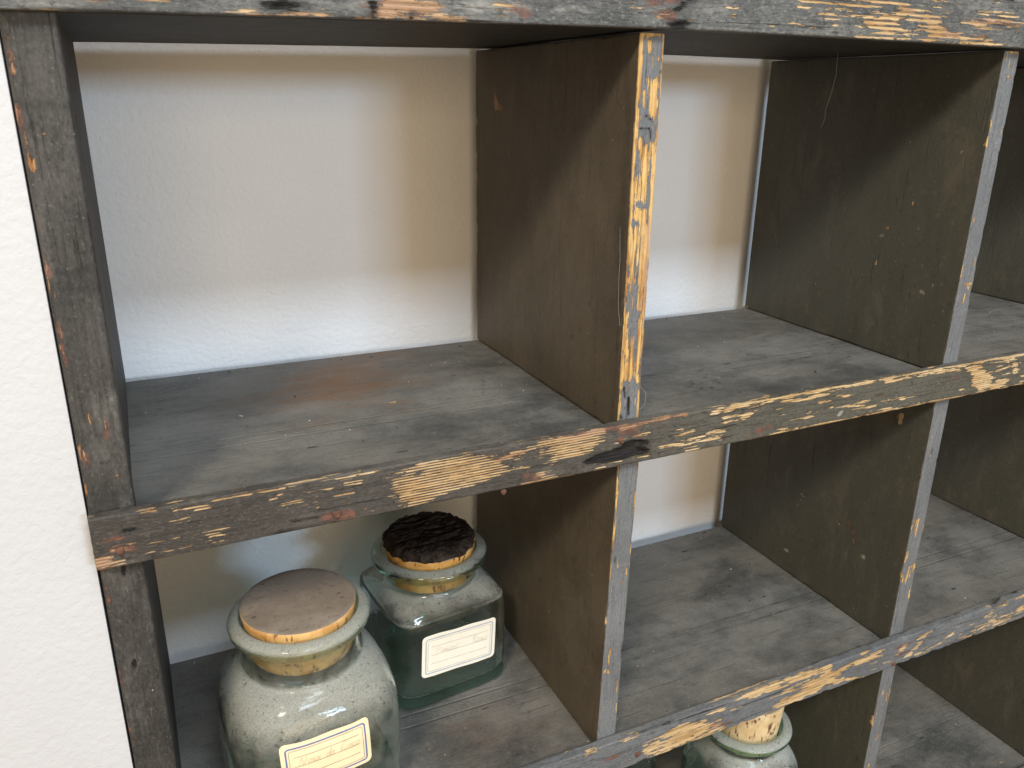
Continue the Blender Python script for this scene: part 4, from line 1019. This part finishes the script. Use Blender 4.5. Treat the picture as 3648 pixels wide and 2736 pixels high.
def jar_mesh(name, outer, inner, nseg=96, wob=.00022, seed=3):
    o = resample(outer); i = resample(inner)
    lv = o + i
    V = lathe_sq(lv, nseg); n = len(lv); F = []
    for a in range(n - 1):
        for k in range(nseg): F.append((a * nseg + k, a * nseg + (k + 1) % nseg, (a + 1) * nseg + (k + 1) % nseg, (a + 1) * nseg + k))
    V.append((0, 0, lv[0][0])); b = len(V) - 1
    for k in range(nseg): F.append((b, (k + 1) % nseg, k))
    V.append((0, 0, lv[-1][0])); t = len(V) - 1
    for k in range(nseg): F.append((t, (n - 1) * nseg + k, (n - 1) * nseg + (k + 1) % nseg))
    A = np.array(V); nn = fbm(A, [22, 22, 22], seed, 2) - .5
    rad = np.hypot(A[:, 0], A[:, 1])[:, None] + 1e-6
    body = np.clip((A[:, 2] - .006) / .02, 0, 1)
    A[:, :2] += A[:, :2] / rad * (nn * body)[:, None] * wob * 2
    me = bpy.data.meshes.new(name); me.from_pydata([tuple(q) for q in A], [], F); me.update(); smooth(me)
    at = me.attributes.new('outer', 'FLOAT', 'POINT'); vals = np.zeros(len(V), np.float32); vals[:len(o) * nseg] = 1
    at.data.foreach_set('value', vals)
    return me
def cork_mesh(name, r0, r1, z0, z1, seed, nseg=72, rough=.0006, tilt=0., dome=0., side_only=False):
    lv = [(z0, r0 * .2), (z0, r0 * .7), (z0, r0 - .0012), (z0 + .001, r0)]
    m = 12
    for k in range(1, m): lv.append((z0 + .001 + (z1 - z0 - .002) * k / m, r0 + (r1 - r0) * k / m))
    lv += [(z1 - .001, r1), (z1 - .0003, r1 - .0004), (z1, r1 - .0012)]
    for k in range(9, 0, -1): lv.append((z1 + dome * (1 - (k / 10) ** 2), (r1 - .0012) * k / 10))
    V = []; F = []
    for (z, r) in lv:
        for k in range(nseg):
            a = 2 * math.pi * k / nseg; V.append((r * math.cos(a), r * math.sin(a), z))
    n = len(lv)
    for a in range(n - 1):
        for k in range(nseg): F.append((a * nseg + k, a * nseg + (k + 1) % nseg, (a + 1) * nseg + (k + 1) % nseg, (a + 1) * nseg + k))
    F.append(tuple(reversed(range(nseg)))); F.append(tuple((n - 1) * nseg + k for k in range(nseg)))
    A = np.array(V); nn = fbm(A, [220, 220, 220], seed, 3) - .5; n2 = fbm(A, [40, 40, 40], seed + 4, 2) - .5
    rad = np.hypot(A[:, 0], A[:, 1])[:, None] + 1e-6
    A[:, :2] += A[:, :2] / rad * (nn * rough * 1.5 + n2 * rough * 2)[:, None]
    A[:, 2] += nn * rough * .8 + A[:, 1] * tilt
    me = bpy.data.meshes.new(name); me.from_pydata([tuple(q) for q in A], [], F); me.update(); smooth(me)
    return me
def bark_mesh(name, r, z, seed, h=.006):
    n = 90; V = []; F = []; id_ = {}
    g = np.linspace(-1, 1, n)
    P = np.array([(x, y, 0) for x in g for y in g])
    q = np.maximum(np.abs(P[:, 0]), np.abs(P[:, 1])); rad = np.hypot(P[:, 0], P[:, 1]) + 1e-9
    D = P * (q / rad)[:, None] * r
    ridge = 1 - np.abs(2 * fbm(D, [45, 170, 70], seed, 4) - 1); r2 = fbm(D, [260, 480, 320], seed + 3, 3)
    edge = np.clip((1 - q) / .14, 0, 1) ** .6
    D[:, 2] = z + edge * (h * (ridge ** 1.3) * .8 + .0030 * r2 + .003)
    rim = q > .9
    ja = 1 + (fbm(D, [160, 160, 0], seed + 8, 3) - .5) * .12
    D[:, :2] *= np.where(rim, ja, 1)[:, None]
    for i in range(n - 1):
        for j in range(n - 1):
            F.append((i * n + j, (i + 1) * n + j, (i + 1) * n + j + 1, i * n + j + 1))
    V = [tuple(p) for p in D]
    # skirt and base so that the slab is closed
    ring = [i * n for i in range(n)] + [(n - 1) * n + j for j in range(1, n)] + [i * n + n - 1 for i in range(n - 2, -1, -1)] + [j for j in range(n - 2, 0, -1)]
    b = len(V)
    for k in ring: V.append((D[k, 0] * .985, D[k, 1] * .985, z - .0015))
    m = len(ring)
    for k in range(m): F.append((ring[(k + 1) % m], ring[k], b + k, b + (k + 1) % m))
    F.append(tuple(b + k for k in range(m)))
    me = bpy.data.meshes.new(name); me.from_pydata(V, [], F); me.update(); smooth(me)
    return me

GLYPH = {  # tiny cursive alphabet: strokes in a unit box, baseline 0, x-height .5
 'N': (.9, [[(0, -.05), (.08, .05), (.18, .95), (.25, .95), (.45, .05), (.55, .02), (.7, .9), (.82, 1.0)]]),
 'C': (.75, [[(.62, .85), (.5, 1.0), (.3, .9), (.12, .5), (.2, .08), (.42, 0), (.65, .2)]]),
 'P': (.75, [[(.2, 0), (.3, .95)], [(.05, .7), (.2, .95), (.55, .98), (.65, .75), (.5, .55), (.28, .5)]]),
 'R': (.8, [[(.2, 0), (.3, .95)], [(.05, .7), (.2, .95), (.55, .98), (.62, .75), (.45, .55), (.28, .5), (.5, .3), (.7, .02), (.8, .1)]]),
 'o': (.5, [[(.38, .45), (.2, .5), (.06, .3), (.12, .04), (.3, .02), (.4, .25), (.38, .45), (.55, .4)]]),
 'i': (.35, [[(.05, .1), (.16, .5), (.14, .1), (.22, .02), (.38, .2)], [(.2, .68), (.22, .7)]]),
 'x': (.5, [[(.02, .35), (.12, .5), (.25, .25), (.38, .02), (.5, .12)], [(.42, .48), (.08, .02)]]),
 'd': (.55, [[(.4, .42), (.2, .5), (.06, .25), (.14, .02), (.32, .1), (.42, .5), (.5, 1.0), (.42, .3), (.46, .02), (.58, .15)]]),
 'e': (.42, [[(.04, .2), (.3, .32), (.26, .5), (.1, .4), (.06, .15), (.2, .0), (.42, .18)]]),
 'c': (.42, [[(.34, .42), (.18, .5), (.05, .25), (.14, .02), (.4, .15)]]),
 'm': (.75, [[(.03, .4), (.08, .48), (.1, .02), (.2, .42), (.28, .46), (.32, .02), (.44, .44), (.52, .46), (.56, .06), (.74, .18)]]),
 'n': (.55, [[(.03, .4), (.08, .48), (.1, .02), (.22, .44), (.32, .46), (.36, .06), (.54, .18)]]),
 'r': (.4, [[(.04, .05), (.12, .5), (.2, .42), (.32, .45), (.28, .1), (.42, .15)]]),
 'v': (.5, [[(.04, .45), (.16, .02), (.36, .48), (.52, .4)]]),
 'u': (.55, [[(.05, .48), (.08, .08), (.2, .02), (.34, .45), (.36, .06), (.54, .16)]]),
 's': (.4, [[(.04, .05), (.24, .5), (.3, .2), (.2, .0), (.06, .06), (.4, .16)]]),
 't': (.38, [[(.2, .85), (.12, .1), (.22, .02), (.38, .18)], [(.03, .55), (.34, .58)]]),
}
def script_lines(words, x, y, size, tracking=.0):
    out = []
    for ch_word, x0 in zip(words, x):
        cx = x0
        for ch in ch_word:
            adv, st = GLYPH[ch]
            for s in st: out.append([(cx + (px + py * .22) * size, y + py * size) for px, py in s])
            cx += adv * size + tracking
    return out
def label_mesh(name, w, h, cu, cz, surf, faded=False, words=(), wx=(), wy=0., tilt=0., fs=.010):
    """paper label hugging the jar; printed border, ruled lines and writing are strips of the same sheet"""
    V = []; F = []; MI = []
    ct, sn = math.cos(tilt), math.sin(tilt)
    def P(u, v, off):
        uu = cu + u * ct - v * sn; vv = cz + u * sn + v * ct
        return surf(uu, vv, off)
    nu, nv = 48, 14; rc = .0045
    us = sorted(set([-w / 2 + w * k / nu for k in range(nu + 1)] + [s * (w / 2 - rc * q) for s in (1, -1) for q in (.05, .15, .3, .5, .75)]))
    grid = []
    for u in us:
        d = max(0, abs(u) - (w / 2 - rc)); hh = h / 2 - (rc - math.sqrt(max(rc * rc - d * d, 0)))
        wav = .0003 * math.sin(u * 160 + cz * 90)
        col = []
        for k in range(nv + 1):
            v = -hh + 2 * hh * k / nv; v += wav * (1 if k == nv else -1 if k == 0 else 0)
            lift = .00050 + .00012 * math.sin(u * 210 + v * 130)
            V.append(P(u, v, lift)); col.append(len(V) - 1)
        grid.append(col)
    for a in range(len(us) - 1):
        for k in range(nv): F.append((grid[a][k], grid[a + 1][k], grid[a + 1][k + 1], grid[a][k + 1])); MI.append(0)
    def strip(pts, wd, mi, off=.00080, closed=False):
        q = []
        for i in range(len(pts)):
            q.append(pts[i])
        n = len(q); L = []
        for i in range(n):
            a = q[i - 1] if (i > 0 or closed) else q[i]; b = q[(i + 1) % n] if (i < n - 1 or closed) else q[i]
            dx, dy = b[0] - a[0], b[1] - a[1]; m = math.hypot(dx, dy) or 1
            nx, ny = -dy / m * wd / 2, dx / m * wd / 2
            V.append(P(q[i][0] - nx, q[i][1] - ny, off)); V.append(P(q[i][0] + nx, q[i][1] + ny, off)); L.append(len(V) - 2)
        for i in range(n if closed else n - 1):
            a, b = L[i], L[(i + 1) % n]; F.append((a, b, b + 1, a + 1)); MI.append(mi)
    def rrect(ins, r):
        a, b = w / 2 - ins, h / 2 - ins; pts = []
        def side(p, q):
            for k in range(1, 14): pts.append((p[0] + (q[0] - p[0]) * k / 14, p[1] + (q[1] - p[1]) * k / 14))
        cs = [(a - r, b - r, 0), (-a + r, b - r, 90), (-a + r, -b + r, 180), (a - r, -b + r, 270)]
        for i, (cx, cy, a0) in enumerate(cs):
            arc = [(cx + r * math.cos(math.radians(a0 + t)), cy + r * math.sin(math.radians(a0 + t))) for t in (0, 22, 45, 67, 90)]
            pts += arc
            nx = cs[(i + 1) % 4]; nxt = (nx[0] + r * math.cos(math.radians(nx[2])), nx[1] + r * math.sin(math.radians(nx[2])))
            side(arc[-1], nxt)
        return pts
    strip(rrect(.0040, .0026), .00125, 1, closed=True)
    strip(rrect(.0062, .0018), .0004, 2, closed=True)
    for k in (-1, 0, 1):
        v = k * h * .205 + .0005
        strip([(-w / 2 + .0095 + (w - .019) * t / 20, v) for t in range(21)], .00042, 2)
    for li, ln in enumerate(script_lines(words, wx, wy, fs)):
        pts = []
        for i in range(len(ln) - 1):
            for t in (0, .5): pts.append((ln[i][0] + (ln[i + 1][0] - ln[i][0]) * t, ln[i][1] + (ln[i + 1][1] - ln[i][1]) * t))
        pts.append(ln[-1])
        for q in range(len(pts) - 1): strip(pts[q:q + 2], .00032, 3, .00088 + .00002 * q + .000005 * li)
    me = bpy.data.meshes.new(name); me.from_pydata(V, [], F); me.update(); smooth(me)
    for m in ((M_paper2, M_blue2, M_line2, M_ink2) if faded else (M_paper1, M_blue, M_line, M_ink)): me.materials.append(m)
    me.polygons.foreach_set('material_index', MI)
    return me
def front_surf(prof):
    zz = [p[0] for p in prof]; rr = [p[1] for p in prof]; ee = [p[2] for p in prof]
    def f(u, z, off):
        r = float(np.interp(z, zz, rr)) + off; e = float(np.interp(z, zz, ee))
        return (u, -(max(r ** e - abs(u) ** e, 1e-9)) ** (1 / e), z)
    return f

# -- first jar: big, round shouldered, dusty, flat cork
G_dusty = glass_mat('dusty_green_glass', (.968, .993, .984), 32, -.16, .72, .24, (.50, .49, .425))
G_clear = glass_mat('green_glass', (.976, .996, .99), 26, .32, 1.15, .08, (.47, .45, .39))
G_pale = glass_mat('pale_dusty_glass', (.96, .99, .98), 50, .10, .72, .12, (.54, .55, .51))
C_flat = cork_mat('flat_dusty_cork'); C_bark = cork_mat('bright_cork', (.50, .23, .05), (.66, .38, .12)); C_pale = cork_mat('pale_cork', (.62, .45, .23), (.74, .58, .35), (.5, .4, .28), .5)
def mk_bark():
    N = NT('dark_bark'); P = N.tc.outputs['Object']
    a = N.noise(N.map(P, (.5, 1, 1)), 160, 5, .7); b = N.noise(P, 700, 3, .6)
    col = N.mix(N.step(a, .35, .7), (.010, .007, .005), (.055, .038, .028)); col = N.mix(N.mul(N.step(b, .5, .75), .5), col, (.11, .085, .065))
    return N.done(N.bsdf(col, .9, N.bump(N.plus(a, N.mul(b, .4)), .0014, .9), .15).outputs[0])
M_bark = mk_bark()

def build_jar(label, loc, rz, prof_o, wall, glass, cork, corkdim, group, lab=None, bark=False):
    t = thing('glass_jar', label, 'jar', loc, rz, group)
    rim = max(range(len(prof_o)), key=lambda i: prof_o[i][0])
    top = prof_o[rim]
    nk = min(q[1] for q in prof_o if q[2] <= 2.05 and q[0] < top[0] - .008)     # neck radius
    inner = [(top[0] - .0006, corkdim[1] + .0010, 2.0), (top[0] - .003, corkdim[1] + .0004, 2.0)]
    for (z, r, e) in reversed(prof_o[:rim]):
        if z > top[0] - .005: continue
        if z < .019: break
        k = (z - corkdim[2]) / (corkdim[3] - corkdim[2])
        ck = corkdim[0] + (corkdim[1] - corkdim[0]) * k if k > 0 else 0
        ri = r - wall if z <= prof_neck(prof_o) else max(min(r, nk) - .0026, ck + .0005)
        inner.append((z, ri, e))
    zb = .014
    last = inner[-1]
    inner += [(zb + .004, last[1] - .001, last[2]), (zb + .001, last[1] - .004, last[2]), (zb, last[1] - .009, last[2]), (zb - .0005, .02, 2.5), (zb, .004, 2.)]
    me = jar_mesh('glass_body', prof_o, inner); b = add('glass_body', me, glass, t, True)
    c = add('cork', cork_mesh('cork', corkdim[0], corkdim[1], corkdim[2], corkdim[3], 5 + int(loc[0] * 100), tilt=corkdim[4]), cork, t, True)
    if bark: add('bark_top', bark_mesh('bark_top', corkdim[1] * 1.0, corkdim[3] - .0005, 9), M_bark, c, True)
    if lab:
        add('paper_label', label_mesh('paper_label', *lab['a'], front_surf(prof_o), **lab['k']), None, t, True)
    return t
def prof_neck(p):
    # height where the neck starts
    m = [q for q in p if q[2] <= 2.05]
    return m[0][0] - .002
J1 = [(.0, .057, 3.1), (.002, .0640, 3.1), (.008, .0695, 3.1), (.02, .0715, 3.2), (.06, .0722, 3.2), (.088, .0717, 3.1), (.102, .0700, 3.0), (.113, .0668, 2.8), (.1225, .0618, 2.5), (.1290, .0565, 2.25), (.1325, .0523, 2.05), (.1365, .0502, 2.), (.146, .0492, 2.), (.157, .0495, 2.), (.1620, .0515, 2.), (.1650, .0558, 2.), (.1688, .0577, 2.), (.1722, .0572, 2.), (.1748, .0550, 2.), (.1762, .0520, 2.), (.1768, .0490, 2.)]
J2 = [(.0, .051, 5.), (.0015, .0575, 6.), (.005, .0610, 6.5), (.012, .0622, 7.), (.05, .0622, 7.), (.093, .0618, 6.5), (.101, .0600, 5.5), (.1075, .0553, 4.), (.1115, .0505, 2.8), (.1145, .0474, 2.0), (.119, .0464, 2.), (.1225, .0476, 2.), (.1255, .0466, 2.), (.1290, .0480, 2.), (.1322, .0535, 2.), (.1355, .0583, 2.), (.1388, .0592, 2.), (.1418, .0582, 2.), (.1440, .0552, 2.), (.1452, .0515, 2.), (.1456, .0488, 2.)]
J3 = [(.0, .046, 3.6), (.002, .053, 3.8), (.008, .0580, 4.), (.02, .0600, 4.2), (.10, .0600, 4.), (.122, .0590, 3.6), (.138, .0555, 3.2), (.150, .0500, 2.6), (.157, .0455, 2.1), (.161, .0430, 2.), (.168, .0425, 2.), (.171, .0445, 2.), (.175, .0520, 2.), (.179, .0548, 2.), (.1825, .0540, 2.), (.1850, .0508, 2.), (.1862, .0470, 2.), (.1865, .0440, 2.)]
J4 = [(z * .82, r * 1.06 if e > 2.05 else r, e) for (z, r, e) in J3]
build_jar('large round-shouldered dusty green glass jar with flat cork and cream label', (.1058, .080, Z2 + .0004), .08, J1, .0036, G_dusty, C_flat, (.0400, .0466, .140, .1840, .02), 'corked glass jars on the shelves',
          dict(a=(.0715, .0425, -.0045, .0828), k=dict(words=('Noix', 'de', 'Coco'), wx=(-.0235, -.002, .0095), wy=.0008, fs=.0078, tilt=.015)))
build_jar('small square green glass jar with dark bark-topped cork behind the large jar', (.2545, .180, Z2 + .0004), .10, J2, .0034, G_clear, C_bark, (.0395, .0468, .1150, .1540, .03), 'corked glass jars on the shelves',
          dict(a=(.0815, .0470, .0015, .0610), k=dict(faded=True, words=('Piment', 'Roux'), wx=(-.0275, .0125), wy=.0008, fs=.0080, tilt=-.055)), True)
build_jar('pale dusty glass jar with light cork half hidden under the lower front rail', (.625, .090, Z3 + .0004), .1, J3, .0036, G_pale, C_pale, (.0365, .0425, .160, .226, 0.), 'corked glass jars on the shelves')
build_jar('green glass jar mostly hidden below the rail, left of the pale dusty jar', (.494, .212, Z3 + .0004), .02, J4, .0036, G_clear, C_pale, (.0395, .0415, .128, .160, 0.), 'corked glass jars on the shelves')


# crumbs of paint, wood and dust lying on the boards
def crumbs():
    rnd = random.Random(41); V = []; F = []; MI = []
    for zt, n, x1 in ((Z1, 120, 1.08), (Z2, 120, 1.08), (Z3, 40, 1.08)):
        for k in range(n):
            x = rnd.uniform(.01, x1); y = rnd.uniform(.012, DEP - .01)
            if rnd.random() < .35: y = rnd.choice((DEP - abs(rnd.gauss(0, .012)) - .004, .004 + abs(rnd.gauss(0, .012))))
            if zt == Z2 and (abs(x - .1055) < .085 and abs(y - .08) < .085 or abs(x - .2545) < .075 and abs(y - .18) < .075): continue
            if zt == Z3 and .42 < x < .71: continue
            if any(abs(x - q - DW / 2) < .013 for q in (X1, X2, X3)): continue
            r = rnd.uniform(.0003, .0008) * (1.8 if rnd.random() < .08 else 1); L = rnd.choice((1, 1, 1, 1.6, 3.2)); a = rnd.uniform(0, 6.28)
            b = len(V); m = 5
            for lv, (q, h) in enumerate(((1., 0.), (.9, .5), (.35, .95))):
                for i in range(m):
                    t = 2 * math.pi * i / m + lv; u = r * q * L * math.cos(t) * rnd.uniform(.7, 1.2); v = r * q * math.sin(t) * rnd.uniform(.7, 1.2)
                    V.append((x + u * math.cos(a) - v * math.sin(a), y + u * math.sin(a) + v * math.cos(a), zt + .0004 + h * r * 1.2))
            c = rnd.choice((0, 0, 1, 1, 2))
            for lv in range(2):
                for i in range(m): F.append((b + lv * m + i, b + lv * m + (i + 1) % m, b + (lv + 1) * m + (i + 1) % m, b + (lv + 1) * m + i)); MI.append(c)
            F.append(tuple(b + 2 * m + i for i in range(m))); MI.append(c)
    me = bpy.data.meshes.new('crumbs'); me.from_pydata(V, [], F); me.update()
    o = add('crumbs', me, [plain('pale_crumb', (.42, .40, .36)), plain('tan_crumb', (.30, .22, .13)), plain('dark_crumb', (.03, .027, .023))])
    me.polygons.foreach_set('material_index', MI)
    o['kind'] = 'stuff'; o['label'] = 'tiny crumbs of paint and dust scattered over the shelf boards'; o['category'] = 'debris'
crumbs()

# ------------------------------------------------------------------ light
wd = bpy.data.worlds.new('World'); SC.world = wd; wd.use_nodes = True
bg = wd.node_tree.nodes['Background']; bg.inputs[0].default_value = (*WCOL, 1); bg.inputs[1].default_value = WSTR
def lamp(name, az, el, dist, sx, sy, watts, col, tgt=(.42, .0, -.3)):
    d = Vector((math.sin(az) * math.cos(el), -math.cos(az) * math.cos(el), math.sin(el)))
    L = bpy.data.lights.new(name, 'AREA'); L.shape = 'RECTANGLE'; L.size = sx; L.size_y = sy; L.energy = watts; L.color = col
    o = bpy.data.objects.new(name, L); COL.objects.link(o); o.location = Vector(tgt) + d * dist
    o.rotation_euler = d.to_track_quat('Z', 'Y').to_euler()
    return o
for a in LAMPS: lamp(*a)

# ------------------------------------------------------------------ camera
cam = bpy.data.cameras.new('camera'); co = bpy.data.objects.new('camera', cam); COL.objects.link(co)
cam.sensor_width = 36; cam.lens = 2903.45 / 3648 * 36; cam.clip_start = .02; cam.clip_end = 50
yaw, pitch, roll = -.44065, -.33956, .01155
f = Vector((-math.sin(yaw) * math.cos(pitch), math.cos(yaw) * math.cos(pitch), math.sin(pitch)))
r0 = Vector((math.cos(yaw), math.sin(yaw), 0)); u0 = r0.cross(f)
rr = r0 * math.cos(roll) + u0 * math.sin(roll); uu = -r0 * math.sin(roll) + u0 * math.cos(roll)
M = Matrix(((rr.x, uu.x, -f.x), (rr.y, uu.y, -f.y), (rr.z, uu.z, -f.z))).to_4x4()
co.matrix_world = Matrix.Translation((.0182, -.51452, -.04259)) @ M
cam.dof.use_dof = True; cam.dof.focus_distance = .76; cam.dof.aperture_fstop = 16
SC.camera = co
SC.render.engine = 'CYCLES'
cy = SC.cycles; cy.use_denoising = True; cy.max_bounces = 16; cy.diffuse_bounces = 6; cy.glossy_bounces = 6; cy.transmission_bounces = 14; cy.transparent_max_bounces = 8
cy.sample_clamp_indirect = 40; cy.caustics_refractive = True; cy.caustics_reflective = False; cy.blur_glossy = .5
vs = SC.view_settings; vs.view_transform = 'Standard'; vs.look = 'None'; vs.exposure = EXPO; vs.gamma = 1; vs.use_curve_mapping = False
